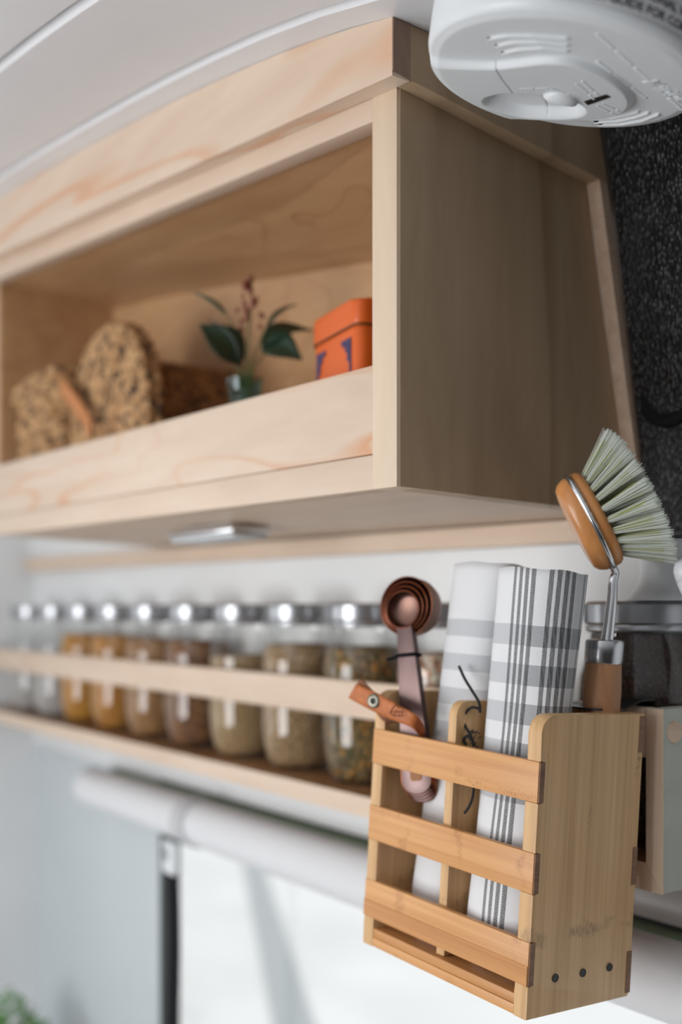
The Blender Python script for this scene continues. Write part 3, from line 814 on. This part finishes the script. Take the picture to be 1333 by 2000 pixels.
M_['towel'] = towel_mat('striped_towel', {'lines': lines, 'zones': [(-.0190,.0140),(.0150,.0390)]}, bands)
M_['towel2'] = towel_mat('banded_towel', {'lines': [], 'zones': []}, [(.043+.0262*k, .0560+.0262*k) for k in range(4)])
ty = -.050
pa, pb = CL(946, 1250, ty), CL(1148, 1250, ty)
tcx = (pa.x+pb.x)/2 ; ttop = CL(1048, 1118, ty).z
FACE = math.radians(-36)
tw = towel('tea_towel', -.0530, -.0665, .0372, .0262, -.184, ttop, FACE, 2.6, M_['towel'], 'rolled white tea towel with black dotted stripes standing in the caddy', 3, .004, (.0085, .005), start=-3.6)
ttop2 = CL(930, 1106, -.040).z
tw2 = towel('tea_towel', -.1345, -.0600, .0315, .0270, -.184, ttop2, FACE, 2.3, M_['towel2'], 'rolled white tea towel with plain grey bands, behind the measuring spoons', 11, .004, (.016, .020), start=-3.4)
print('TOWEL', pa, pb, ttop, dx0, dx1, ttop2)
# black hanging cords on the striped towel
def cord(pts, r=.0011, yl=None):
    q = spline([CL(a, b, y) for a, b, y in pts], 7); m = MB(); m.tube(q, r, 7)
    m.build('hanging_cord', M_['cord'], tw, M=CM, local=True, smooth=60)
cord([(897,1301,-.078),(908,1325,-.078),(922,1348,-.080),(936,1372,-.082),(938,1392,-.083)])
cord([(938,1385,-.083),(922,1382,-.086),(908,1396,-.088),(908,1416,-.088),(920,1436,-.088),(926,1458,-.088)])
cord([(912,1455,-.088),(906,1446,-.089),(912,1438,-.089),(922,1444,-.088)])
cord([(926,1530,-.090),(924,1555,-.090),(917,1575,-.091),(908,1588,-.091)], .0010)
m = MB()
for k in range(24):
    q = CL(926+RND.uniform(-9,9), 1452+RND.uniform(-28,18), -.086+RND.uniform(-.003,.003)); q2 = q + Vector((RND.uniform(-.004,.004), 0, RND.uniform(-.004,.004)))
    m.tube([q, (q+q2)/2+Vector((0,-.001,0)), q2], .0004, 4)
m.build('cord_fringe', M_['cord'], tw, M=CM, local=True)

# ------------------------------------------------------------------ measuring spoons
M_['copper'] = plain('antique_copper', srgb(128,98,88), .42, .9)
M_['copper_handle'] = plain('satin_copper', srgb(118,98,95), .38, .75)
M_['copper_bright'] = plain('bright_copper_rim', srgb(208,132,100), .25, 1)
YSP = -.089
h_top, h_bot = CM @ CL(789, 1224, YSP), CM @ CL(816, 1552, YSP)
Hd = (h_bot - h_top).normalized()                       # down the handle
Nn = (-FWD*.84 - RIGHT*.54); Nn = (Nn - Hd*Nn.dot(Hd)).normalized()   # the bowls open this way
Sd = Hd.cross(Nn).normalized()
sizes = [(.0152,.0115,'smallest'),(.0178,.0150,'second smallest'),(.0206,.0185,'second largest'),(.0238,.0240,'largest')]
Lh = (h_bot - h_top).length
spn = []
bowl_c = h_top - Hd*.0140
for i, (R_, dp, nm) in enumerate(sizes):
    off = -Nn*(.0022*i)
    c = bowl_c + off + Sd*0 - Hd*(.0012*i)
    fr = Matrix((Sd, Hd, Nn)).transposed().to_4x4(); fr.translation = c
    root = thing('measuring_spoon', '%s copper measuring spoon of the nested set standing in the caddy' % nm, 'spoon', c + Hd*(Lh+.02), (0,0,0), 'copper measuring spoons in the caddy')
    m = MB(); th = .0009
    ext = [(R_,0),(R_*.985,-dp*.55),(R_*.90,-dp*.85),(R_*.72,-dp*.97),(0,-dp)]
    inn = [(0,-dp+th),(R_*.70,-dp*.97+th),(R_*.90-th,-dp*.82+th*.4),(R_-th,-dp*.55),(R_-th,0)]
    m.lathe(ext[::-1] + inn[::-1], 56, fr); m.build('bowl', M_['copper'], root, smooth=45)
    m = MB(); m.tube([fr @ Vector(((R_-th*.5)*math.cos(a), (R_-th*.5)*math.sin(a), 0)) for a in [k*2*math.pi/56 for k in range(56)]], .00062, 6, True)
    m.build('rim', M_['copper_bright'], root, smooth=60)
    # flat handle widening to a rounded end
    y0 = R_*.90; y1 = .0140 + Lh + .0032*i
    w0, w1 = .0066, .0132
    pr = [(-w0, y0)] + [(-(w0+(w1-w0)*t**1.1), y0+(y1-w1-y0)*t) for t in (.25,.5,.75,.9)]
    pr += [(-w1*math.cos(a), y1-w1*.8+w1*.8*math.sin(a)) for a in [k*math.pi/10 for k in range(0, 11)]]
    pr += [((w0+(w1-w0)*t**1.1), y0+(y1-w1-y0)*t) for t in (.9,.75,.5,.25)] + [(w0, y0)]
    m = MB(); zt_ = -.0002
    m.prism([fr @ Vector((x, y, zt_-.0011)) for x, y in pr], [fr @ Vector((x, y, zt_)) for x, y in pr], .0003)
    m.build('handle', M_['copper_handle'], root, smooth=30)
    m = MB(); e = [fr @ Vector((x*.99, y, zt_)) for x, y in pr[4:-4]]; m.tube(e, .00045, 5); m.build('handle_edge', M_['copper_bright'], root)
    if i == 0:
        m = MB(); yy = y1-.0150
        m.prism([fr @ Vector((x, yy+y, zt_+.0002)) for x, y in ((-.0050,-.006),(.0050,-.006),(.0050,.003),(.0034,.0046),(-.0034,.0046),(-.0050,.003))],
                [fr @ Vector((x, yy+y, zt_+.0005)) for x, y in ((-.0050,-.006),(.0050,-.006),(.0050,.003),(.0034,.0046),(-.0034,.0046),(-.0050,.003))])
        m.build('handle_slot', plain('slot_with_leather', srgb(170,112,66), .6), root)
        FR0 = fr
# black tie round the handles
tie = MB(); zc_ = -.0040
yy = (CM @ CL(806, 1276, YSP) - bowl_c).dot(Hd)
tq = [FR0 @ Vector((x, yy + x*-.06, z)) for x, z in ((-.0086,.0006),(.0080,.0006),(.0092,-.004),(.0086,-.0092),(-.0080,-.0092),(-.0092,-.004))]
m = MB(); m.tube(tq, .0015, 8, True); 
m.tube([FR0 @ Vector((.0086, yy-.0003, -.002)), FR0 @ Vector((.0150, yy+.0006, -.004)), FR0 @ Vector((.0215, yy+.0002, -.006))], [.0016,.0018,.0012], 8)
meshthing(m, 'cable_tie', M_['rubber'], 'black tie wrapped round the copper spoon handles', 'tie', FR0 @ Vector((0, yy, 0)), smooth=50)
# leather strap with a snap
t = NT('tan_leather_strap', .5); n_ = t.noise(t.coords(), 160, 4)
t.col(t.ramp(n_, [(.3, srgb(176,98,48)), (.7, srgb(196,116,62))])); t.bump(n_, .2, .0006); M_['leather'] = t.m
M_['suede'] = plain('leather_suede_side', srgb(140,92,66), .9)
def pdl(px, py, yl): return CM @ CL(px, py, yl)
sp_c = pdl(760, 1384, -D-.004)
strap = thing('leather_strap', 'tan leather strap with a metal snap looped through the measuring spoons', 'strap', sp_c)
def ribbon(name, top, bottom, mat, thick=.0014):
    A = spline(top, 6); B = spline(bottom, 6); m = MB()
    rows = [[a + (b-a)*k/4 for k in range(5)] for a, b in zip(A, B)]
    m.grid(rows); o = m.build(name, mat, strap, smooth=60); md = o.modifiers.new('thickness', 'SOLIDIFY'); md.thickness = thick; md.offset = 0; return o
ribbon('front_tail', [pdl(697,1336,-D-.012), pdl(735,1353,-D-.011), pdl(780,1378,-D-.008), pdl(812,1396,-D-.003), pdl(826,1412,-.094), pdl(830,1428,-.086)],
       [pdl(682,1363,-D-.012), pdl(720,1384,-D-.011), pdl(765,1405,-D-.008), pdl(800,1418,-D-.003), pdl(816,1432,-.094), pdl(822,1440,-.086)], M_['leather'])
ribbon('back_tail', [pdl(706,1326,-D-.0085), pdl(736,1358,-D-.0085), pdl(762,1392,-D-.005), pdl(776,1408,-.097)],
       [pdl(696,1340,-D-.0085), pdl(724,1374,-D-.0085), pdl(744,1402,-D-.005), pdl(757,1411,-.097)], M_['suede'])
sn = pdl(731, 1369, -D-.0125); sno = (CAM - sn).normalized()*.6 + (CM.to_3x3() @ Vector((0,-1,0)))*.6
sm = sno.normalized().to_track_quat('Z', 'Y').to_matrix().to_4x4(); sm.translation = sn
m = MB(); m.lathe([(.0022,.0006),(.0026,.0014),(.0046,.0016),(.0056,.0008),(.0056,-.001)], 32, sm); m.build('snap_ring', plain('aged_brass', srgb(120,116,104), .35, .9), strap, smooth=50)
m = MB(); m.lathe([(0,.0001),(.0022,.0004),(.0023,.0006)], 24, sm); m.build('snap_socket', M_['dark_slot'], strap)
hx = [(772,1376),(788,1384),(786,1398),(770,1399),(761,1392),(772,1376)]
m = MB()
for a, b in list(zip(hx, hx[1:])) + [((770,1399),(774,1385)),((779,1400),(781,1387)),((765,1390),(787,1391)),((772,1376),(780,1384))]:
    m.tube([pdl(a[0],a[1],-D-.0098), pdl((a[0]+b[0])/2,(a[1]+b[1])/2,-D-.0098), pdl(b[0],b[1],-D-.0098)], .00028, 4)
m.build('stamped_mark', plain('stamp_brown', srgb(96,48,22), .7), strap)

# ------------------------------------------------------------------ dish brush
hb = CM @ CL(1180, 1392, -.0192); bdep = (hb-CAM).dot(FWD)
def B(px, py, dd=0): return PD(px, py, bdep+dd)
brush = thing('dish_brush', 'wooden dish brush with a wire neck and pale green-white bristles standing in the caddy', 'brush', B(1174, 1640))
M_['beech'] = wood('beech_handle', srgb(176,126,88), srgb(192,142,102), srgb(140,92,60), 2, 3.0, .5, .5, 20)
M_['beech_head'] = wood('varnished_beech', srgb(196,132,76), srgb(212,148,90), srgb(160,98,52), 2, 2.0, .4, .25, 9)
up_ax = (B(1183, 1262) - B(1176, 1400)).normalized()
fm = up_ax.to_track_quat('Z', 'Y').to_matrix().to_4x4(); fm.translation = B(1180, 1290)
m = MB(); m.lathe([(0,-.145),(.0085,-.144),(.0112,-.135),(.0128,-.05),(.0134,-.02),(.0126,0),(0,0)], 40, fm); m.build('handle', M_['beech'], brush, smooth=50)
m = MB(); m.lathe([(.0130,-.002),(.0136,-.001),(.0139,.0125),(.0134,.0142),(.0120,.0150),(0,.0152)], 40, fm); m.build('ferrule', M_['ferrule'], brush, smooth=40)
Aax = (RIGHT*.86 + UP*.44 - FWD*.12).normalized()
Lax = (RIGHT*.42 - UP*.90); Lax = (Lax - Aax*Lax.dot(Aax)).normalized()
Max = Aax.cross(Lax).normalized()
hc = B(1152, 1020)
hm = Matrix((Lax, Max, Aax)).transposed().to_4x4(); hm.translation = hc
HL, HM = .0372, .0215
prof = [(0,-.0120),(.74,-.0120),(.83,-.0114),(.90,-.0092),(.955,-.0055),(.975,-.0030),(.955,-.0008),(.925,0),(.955,.0010),(.985,.0030),(.98,.0066),(.93,.0092),(.86,.0100),(0,.0100)]
m = MB(); m.lathe([(r, z) for r, z in prof], 64, hm @ Matrix.Diagonal((HL, HM, 1, 1))); m.build('head', M_['beech_head'], brush, smooth=50)
ring = [hm @ Vector((HL*.985*math.cos(a), HM*.985*math.sin(a), 0)) for a in [k*2*math.pi/72 for k in range(72)]]
m = MB(); m.tube(ring, .0021, 10, True); m.build('wire_ring', M_['steel'], brush, smooth=60)
end = hm @ Vector((HL*.99, 0, 0))
neck = spline([hm @ Vector((HL*.96,-.004,0)), end + Lax*.004, B(1198, 1135), B(1196, 1170), B(1190, 1225), B(1185, 1262)], 8)
m = MB(); n_ = len(neck); m.tube(neck, [.0026 + .0022*(i/n_)**1.2 for i in range(n_)], 12); m.build('neck', M_['steel'], brush, smooth=60)
# bristle tufts
def brist(name, c):
    t = NT(name, .35); t.col(c); t.b.inputs['Subsurface Weight'].default_value = 0
    tr = t.n('ShaderNodeBsdfTranslucent'); tr.inputs[0].default_value = c; mx = t.n('ShaderNodeMixShader'); mx.inputs[0].default_value = .55
    out = t.t.nodes['Material Output']; t.l(t.b.outputs[0], mx.inputs[1]); t.l(tr.outputs[0], mx.inputs[2])
    tp = t.n('ShaderNodeBsdfTransparent'); m2 = t.n('ShaderNodeMixShader'); m2.inputs[0].default_value = .42
    t.l(mx.outputs[0], m2.inputs[1]); t.l(tp.outputs[0], m2.inputs[2]); t.l(m2.outputs[0], out.inputs[0]); return t.m
M_['bristle'] = brist('pale_bristle', srgb(246,249,244)); M_['bristle_y'] = brist('yellow_glow_bristle', srgb(206,208,128))  # yellow-green strands: tuft colour, with light glowing through the roots put in
tips = []
for ringk, (rf, cnt) in enumerate(((.80, 22), (.52, 13), (.22, 5))):
    for k in range(cnt):
        a = 2*math.pi*(k+.5*ringk)/cnt; tips.append((rf*math.cos(a), rf*math.sin(a)))
for (lx_, mx_) in tips:
    b0 = hm @ Vector((HL*lx_, HM*mx_, .0096))
    ang = lx_*math.radians(40); angm = mx_*math.radians(36)
    dr = (Aax + Lax*math.tan(ang) + Max*math.tan(angm)).normalized()
    s1 = dr.orthogonal().normalized(); s2 = dr.cross(s1)
    obs = None
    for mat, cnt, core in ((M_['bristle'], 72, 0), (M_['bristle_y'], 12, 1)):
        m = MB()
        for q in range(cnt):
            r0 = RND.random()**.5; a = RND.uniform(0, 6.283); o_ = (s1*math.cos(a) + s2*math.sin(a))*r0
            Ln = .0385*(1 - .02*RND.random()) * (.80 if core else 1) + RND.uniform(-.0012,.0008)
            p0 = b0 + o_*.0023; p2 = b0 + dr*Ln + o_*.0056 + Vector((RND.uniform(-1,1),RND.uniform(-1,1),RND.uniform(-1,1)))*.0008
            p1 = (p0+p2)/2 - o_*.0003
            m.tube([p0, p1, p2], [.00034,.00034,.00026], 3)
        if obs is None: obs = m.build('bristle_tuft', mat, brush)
        else: m.build('yellow_glow_bristles', mat, obs)

# ------------------------------------------------------------------ smoke alarm
AK = 1.15
AC = CAM + AK*(Vector((-.3897, .42454, CZ+.27877)) - CAM); an = Vector((.21896, .09721, 1)).normalized(); AR = .073*AK
au = (RIGHT - an*RIGHT.dot(an)).normalized(); aw = an.cross(au).normalized()          # u right, w away, -an faces down
AM = Matrix((au, aw, an)).transposed().to_4x4(); AM.translation = AC; AMI = AM.inverted()
def AL(px, py):
    o = AMI @ CAM; d = AMI.to_3x3() @ ray(px, py); q = o + d*(-o.z/d.z); return (q.x, q.y)
alarm = tag(link('smoke_alarm', None, None, AM), 'round white smoke alarm fixed to the ceiling', 'smoke alarm')
HT = .044
m = MB(); m.lathe([(AR-.0035,.0015),(AR-.0008,.0035),(AR,.0065),(AR+.001,.020),(AR+.0015,HT-.012),(AR-.004,HT-.011),(AR-.005,HT),(0,HT)], 128, None)
m.build('housing', M_['plastic'], alarm, local=True, smooth=40)
# relief of the cover as a height field over the disc
poly = [AL(*p) for p in ((826,112),(880,117),(960,119),(1010,114),(1060,108),(1110,110),(1160,125),(1205,148),(1233,175),(1238,196),(1222,212),(1185,222),(1130,227),(1060,226),(1010,224),(985,228),(930,225),(860,190),(815,130))]
def smooth_loop(L, n=6):
    q = spline([Vector((a, b, 0)) for a, b in L + L[:1]], n)[:-1]; return np.array([(p.x, p.y) for p in q])
P = smooth_loop(poly)
nr, na = 170, 420
rr_ = np.linspace(0, 1, nr+1)[1:]*(AR-.003); aa_ = np.arange(na)*2*np.pi/na
X_ = np.outer(rr_, np.cos(aa_)); Y_ = np.outer(rr_, np.sin(aa_))
def sdf(P, X, Y):
    d = np.full(X.shape, 9.0); ins = np.zeros(X.shape, bool); n = len(P)
    for i in range(n):
        a, b = P[i], P[(i+1)%n]; e = b-a; wx, wy_ = X-a[0], Y-a[1]
        t = np.clip((wx*e[0]+wy_*e[1])/(e@e), 0, 1); d = np.minimum(d, np.hypot(wx-e[0]*t, wy_-e[1]*t))
        c = ((a[1] <= Y) & (b[1] > Y)) | ((b[1] <= Y) & (a[1] > Y))
        xi = a[0] + (Y-a[1])*e[0]/(e[1] if abs(e[1]) > 1e-9 else 1e-9); ins ^= c & (X < xi)
    return np.where(ins, d, -d)
sm_ = lambda t: np.clip(t,0,1)**2*(3-2*np.clip(t,0,1))
hgt = np.zeros(X_.shape)
hgt += .0042*sm_((sdf(P, X_, Y_)+.0008)/.0040)                       # raised panel
rc = smooth_loop([AL(*p) for p in ((950,178),(985,170),(1040,171),(1100,176),(1135,190),(1150,205),(1135,217),(1090,221),(1020,217),(965,202),(945,190))])
sd_ = sdf(rc, X_, Y_); hgt -= .0066*sm_((sd_+.0005)/.0070)           # finger scoop
bc_ = AL(1098, 181); q1 = AL(1133, 184); br_ = math.hypot(q1[0]-bc_[0], q1[1]-bc_[1])
dd_ = np.hypot(X_-bc_[0], (Y_-bc_[1])); hgt += .0052*np.sqrt(np.clip(1-(dd_/(br_*1.0))**2, 0, 1))
def seg_d(a, b):
    a, b = np.array(a), np.array(b); e = b-a; t = np.clip(((X_-a[0])*e[0]+(Y_-a[1])*e[1])/(e@e),0,1); return np.hypot(X_-a[0]-e[0]*t, Y_-a[1]-e[1]*t)
def poly_d(pts): 
    L = [AL(*p) for p in pts]; d = np.full(X_.shape, 9.)
    for a, b in zip(L, L[1:]): d = np.minimum(d, seg_d(a, b))
    return d
for pts in ([(970,117),(985,142),(1006,169)], [(1038,171),(1055,184),(1066,205),(1072,218)]):
    hgt -= .0010*np.exp(-(poly_d(pts)/.00040)**2)
ribs = [[(955,74),(990,68),(1040,68),(1108,73)], [(970,88),(1005,81),(1050,80),(1108,86)], [(983,102),(1015,95),(1060,92),(1108,98)],
        [(1155,231),(1195,229),(1228,222),(1247,216)], [(1164,237),(1205,235),(1240,228),(1266,219)], [(1172,242),(1215,241),(1255,234),(1286,222)]]
for pts in ribs:
    hgt += .0016*sm_((.0013-poly_d(pts))/.0008)
# rounded rim
m = MB(); c0 = m.bm.verts.new((0, 0, -hgt[0].mean()))
edge = np.hypot(X_, Y_); base_z = .0015*sm_((edge-(AR-.0085))/.006)
rows = [[m.bm.verts.new((X_[i,k], Y_[i,k], float(base_z[i,k]-hgt[i,k]))) for k in range(na)] for i in range(nr)]
for k in range(na): m.bm.faces.new((c0, rows[0][(k+1)%na], rows[0][k]))
for A_, B_ in zip(rows, rows[1:]):
    for k in range(na): m.bm.faces.new((A_[k], A_[(k+1)%na], B_[(k+1)%na], B_[k]))
last = rows[-1]; low = [m.bm.verts.new(((AR-.0006)*math.cos(a), (AR-.0006)*math.sin(a), .0046)) for a in aa_]
for k in range(na): m.bm.faces.new((last[k], last[(k+1)%na], low[(k+1)%na], low[k]))
m.build('cover', M_['plastic'], alarm, local=True, smooth=75)
def on_cover(px, py, z):
    u, w = AL(px, py); return Vector((u, w, -z))
m = MB(); q = [on_cover(*p, .0043) for p in ((1145,184),(1188,170),(1197,175),(1152,191))]; m.prism([p + Vector((0,0,.001)) for p in q], [p - Vector((0,0,.0003)) for p in q]); m.build('status_window', M_['dark_slot'], alarm, local=True)
for pts in ribs:
    a, b = pts[0], pts[1]
    m = MB(); m.tube([on_cover(p[0]-3, p[1]-2, .0003) for p in (a, (a[0]+4, a[1]+1), (a[0]+8, a[1]))], .0008, 6); m.build('vent_slot', M_['dark_slot'], alarm, local=True)
# lettering
def text_mesh(body, size, extrude=0, bold=False):
    cu = bpy.data.curves.new('lettering', 'FONT'); cu.body = body; cu.size = size; cu.extrude = extrude; cu.resolution_u = 3
    if bold: cu.offset = size*.022
    ob = bpy.data.objects.new('lettering', cu); COL.objects.link(ob); bpy.context.view_layer.update()
    me = bpy.data.meshes.new_from_object(ob.evaluated_get(bpy.context.evaluated_depsgraph_get()))
    bpy.data.objects.remove(ob); bpy.data.curves.remove(cu); return me
# label band on the near side wall of the alarm: wrap flat text on the cylinder
def ang_at(px, py, z=.012):
    o = AMI @ CAM; d = AMI.to_3x3() @ ray(px, py); A_ = d.x**2+d.y**2; Bq = o.x*d.x+o.y*d.y; Cq = o.x**2+o.y**2-(AR+.001)**2
    disc = max(Bq*Bq-A_*Cq, 0); t = (-Bq-math.sqrt(disc))/A_; q = o + d*t; return math.atan2(q.y, q.x), q.z
a0, z0 = ang_at(1082, 8); a1, z1 = ang_at(1330, 95)
print('ALARM', a0, z0, a1, z1)
m = MB(); rows = []
for k in range(41):
    a = a0-.03 + 1.45*k/40; rows.append([Vector((math.cos(a)*(AR+.0022), math.sin(a)*(AR+.0022), z)) for z in (.0070, .0222)])
m.grid(rows); m.build('side_label', M_['label'], alarm, local=True, recalc=False)
def wrap(body, size, a_start, z, name):
    me = text_mesh(body, size, .0, True)
    for v in me.vertices:
        a = a_start + v.co.x/AR; v.co = Vector((math.cos(a)*(AR+.0026), math.sin(a)*(AR+.0026), z + v.co.y))
    me.materials.append(M_['ink']); o = link(name, me, alarm, AM); return o
wrap('SEE USER GUIDE FOR COMPLETE OPERATING', .0064, a0, .0090, 'printed_line')
wrap('FOR ADDITIONAL WARNING', .0064, a0+.17, .0160, 'printed_line')
# raised script on the cover
def emboss(body, size, p0, p1, z, name='raised_lettering', shear=0):
    me = text_mesh(body, size, .0004); u0, w0 = AL(*p0); u1, w1 = AL(*p1)
    ex = Vector((u1-u0, w1-w0)).normalized(); ey = Vector((-ex.y, ex.x))
    for v in me.vertices:
        q = Vector((u0, w0)) + ex*(v.co.x + shear*v.co.y) - ey*v.co.y
        v.co = Vector((q.x, q.y, -z + v.co.z))
    me.materials.append(M_['plastic']); return link(name, me, alarm, AM)
emboss('Kidde', .0150, (1252,158), (1330,200), .0003, shear=.25)
def marks(p0, p1, n, h, z):
    """a line of tiny raised characters too small to read"""
    u0, w0 = AL(*p0); u1, w1 = AL(*p1); e = Vector((u1-u0, w1-w0)); L = e.length; e.normalize(); f_ = Vector((-e.y, e.x)); m = MB()
    for k in range(n):
        if k % 7 == 6: continue
        c = Vector((u0, w0)) + e*(L*(k+.5)/n); w = L/n*.30
        q = [c-e*w-f_*h, c+e*w-f_*h*RND.uniform(.5,1), c+e*w+f_*h, c-e*w+f_*h*RND.uniform(.4,1)]
        m.prism([Vector((p.x,p.y,-z+.0005)) for p in q], [Vector((p.x,p.y,-z-.0004)) for p in q])
    m.build('raised_lettering', M_['plastic'], alarm, local=True)
marks((1165,65), (1333,215), 34, .0013, .0002); marks((1165,118), (1262,192), 20, .0012, .0002)
marks((1128,148), (1165,180), 10, .0007, .0044); marks((1140,143), (1172,172), 9, .0007, .0044)
marks((1180,188), (1215,204), 9, .0007, .0044); marks((1170,192), (1208,212), 10, .0007, .0044)
marks((1020,160), (1080,158), 14, .0006, .0044); marks((1080,158), (1135,176), 12, .0006, .0044)

# ------------------------------------------------------------------ rolled window shade
YR = .700; rtop, rbot = PY(715, 1660, YR), PY(715, 1772, YR); RR = (rtop.z-rbot.z)/2; rz = (rtop.z+rbot.z)/2-CZ
xl_far = -PY(178, 1552, YR).x
shade = thing('roller_shade', 'white rolled-up fabric window shade under the jar shelf', 'shade', V(1.0, YR, rz-RR))
t = NT('shade_fabric', .8); t.col(srgb(222,223,225)); t.bump(t.noise(t.coords((.3,1,1)), 40, 4), .25, .003); M_['shade'] = t.m
RM = Matrix.Translation(V(xl_far, YR, rz)) @ Matrix.Rotation(math.radians(90), 4, 'Y')
LR = xl_far + .25
m = MB(); rows = []
for k in range(97):
    a = 2*math.pi*k/96*1.0; 
    rows.append([RM @ Vector((RR*math.cos(a)*(1+.02*math.sin(3*a+z_*4)), RR*math.sin(a), z_)) for z_ in np.linspace(0, LR, 30)])
m.grid(rows); m.build('fabric_roll', M_['shade'], shade, smooth=60)
m = MB(); sp2 = []
for k in range(120):
    a = k/120*2*math.pi*3.5; r = RR*(1-.7*k/120); sp2.append(RM @ Vector((r*math.cos(a), r*math.sin(a), .0)))
m.tube(sp2, .0022, 6); m.lathe([(0,.004),(RR*.98,.004)], 40, RM); m.build('roll_end', M_['shade'], shade, smooth=60)
m = MB(); m.box(-xl_far-.0, .25, YWALL-.012, YWALL-.001, CZ+rz+RR*.55, CZ+rz+RR*.80, .001); m.build('green_strip', plain('sage_strip', srgb(128,146,118), .6), shade)  # thin grey-green strip along the wall behind the top of the roll
# brackets to the wall
for xb_ in (xl_far-.03, .6):
    m = MB(); m.box(-xb_-.008, -xb_+.008, YR, YWALL-.001, CZ+rz-.008, CZ+rz+.008, .002); m.build('bracket', M_['shade'], shade)
# tie strap round the roll
sxl = -PY(345, 1600, YR-RR).x
st = thing('shade_strap', 'white buckled strap round the rolled shade with black webbing hanging down', 'strap', V(sxl, YR-RR, rz-RR))
m = MB(); rows = []
for k in range(33):
    a = math.radians(100 - 215*k/32); c = V(sxl, YR, rz)
    rows.append([c + Vector((dx_, -rr2*math.cos(a-math.pi/2+math.pi/2)*1.0, rr2*math.sin(a))) for dx_, rr2 in ((-.017,RR+.001),(.017,RR+.001),(.017,RR+.003),(-.017,RR+.003))])
m.grid(rows, True); m.build('band', plain('grey_webbing', srgb(196,197,199), .7), st, smooth=60)
bk = PY(335, 1672, YR-RR-.004)
m = MB(); m.box(bk.x-.018, bk.x+.018, bk.y-.006, bk.y+.002, bk.z-.024, bk.z+.020, .003); m.build('buckle', M_['plastic'], st, smooth=40)
m = MB(); m.lathe([(0,.003),(.006,.0025),(.009,.001),(.010,-.002)], 24, Matrix.Translation(bk+Vector((-.004,-.006,.004))) @ Matrix.Rotation(math.radians(90),4,'X')); m.build('snap', M_['tin_lid'], st, smooth=50)
b2 = PY(338, 1700, YR-RR-.004)
m = MB(); q = [b2 + Vector((.002*math.sin(k*.9), .0015*math.sin(k*.7), -.05*k)) for k in range(9)]
m.grid([[p + Vector((-.016,-.001,0)), p + Vector((.016,-.001,0)), p + Vector((.016,.001,0)), p + Vector((-.016,.001,0))] for p in q], True); m.build('webbing', M_['rubber'], st)

# ------------------------------------------------------------------ white pitcher standing on the coffee jar
lidz = CZ + ZST + .0008 + .1745*1.085
lc = PY(1304, 1140, .690); lc.z = lidz + .0004
pit = thing('white_pitcher', 'white flared ceramic pitcher standing on the lid of the coffee jar', 'pitcher', lc)
m = MB(); m.lathe([(0,0),(.030,0),(.0305,.0015),(.0265,.006),(.0222,.012),(.0200,.020),(.0205,.028),(.0235,.038),(.027,.046),(.0255,.046),(.0190,.030),(0,.028)], 56, Matrix.Translation(lc)); m.build('body', M_['plastic'], pit, smooth=60)
c1, c2 = PD(1352, 1108, .745), PD(1352, 1150, .745)
hq = spline([lc + UP*.036 + RIGHT*.016, lc + UP*.036 + RIGHT*.026 - FWD*.015, PD(1344,1105,.765), PD(1345,1130,.763), PD(1362,1160,.765), lc + UP*.006 + RIGHT*.028 - FWD*.012, lc + UP*.007 + RIGHT*.020], 7)
m = MB(); m.tube(hq, .0085, 14); m.build('handle', M_['plastic'], pit, smooth=60)

# ------------------------------------------------------------------ plant low by the end wall
ctz = -.86
m = MB(); m.box(-XEND+.01, -.2, .16, YWALL-.002, CZ+ctz-.03, CZ+ctz, .003)
meshthing(m, 'galley_counter', M_['wall'], 'white galley counter below the window', 'counter', V(1.1,.45,ctz-.03))
pp_ = PY(8, 1960, .60); pp_.z = CZ+ctz+.0005
plant = thing('potted_plant', 'small bushy green plant in a dark pot at the end of the counter', 'plant', pp_)
m = MB(); m.lathe([(0,0),(.038,0),(.048,.085),(.051,.088),(.051,.098),(.046,.098),(.044,.086),(0,.084)], 40, Matrix.Translation(pp_)); m.build('pot', plain('dark_pot', srgb(74,66,62), .6), plant, smooth=45)
M_['herb'] = plain('herb_green', srgb(96,148,72), .5)
m = MB()
for k in range(420):
    a = RND.uniform(0, 6.283); r = .075*RND.random()**.6; h = .10 + .13*RND.random()*(1-r/.12)
    c = pp_ + Vector((r*math.cos(a), r*math.sin(a), h)); d = Vector((RND.uniform(-1,1),RND.uniform(-1,1),RND.uniform(-.3,1))).normalized(); s_ = d.orthogonal().normalized()
    L_ = .016; m.bm.faces.new([m.bm.verts.new(p) for p in (c, c+d*L_*.5+s_*.0045, c+d*L_, c+d*L_*.5-s_*.0045)])
o = m.build('foliage', M_['herb'], plant, recalc=False); o['kind'] = 'stuff'
m = MB()
for k in range(14):
    a = k*.45; m.tube([pp_+Vector((.012*math.cos(a),.012*math.sin(a),.084)), pp_+Vector((.03*math.cos(a),.03*math.sin(a),.13)), pp_+Vector((.055*math.cos(a),.055*math.sin(a),.18))], .0012, 5)
o = m.build('stems', M_['stem'], plant); o['kind'] = 'stuff'
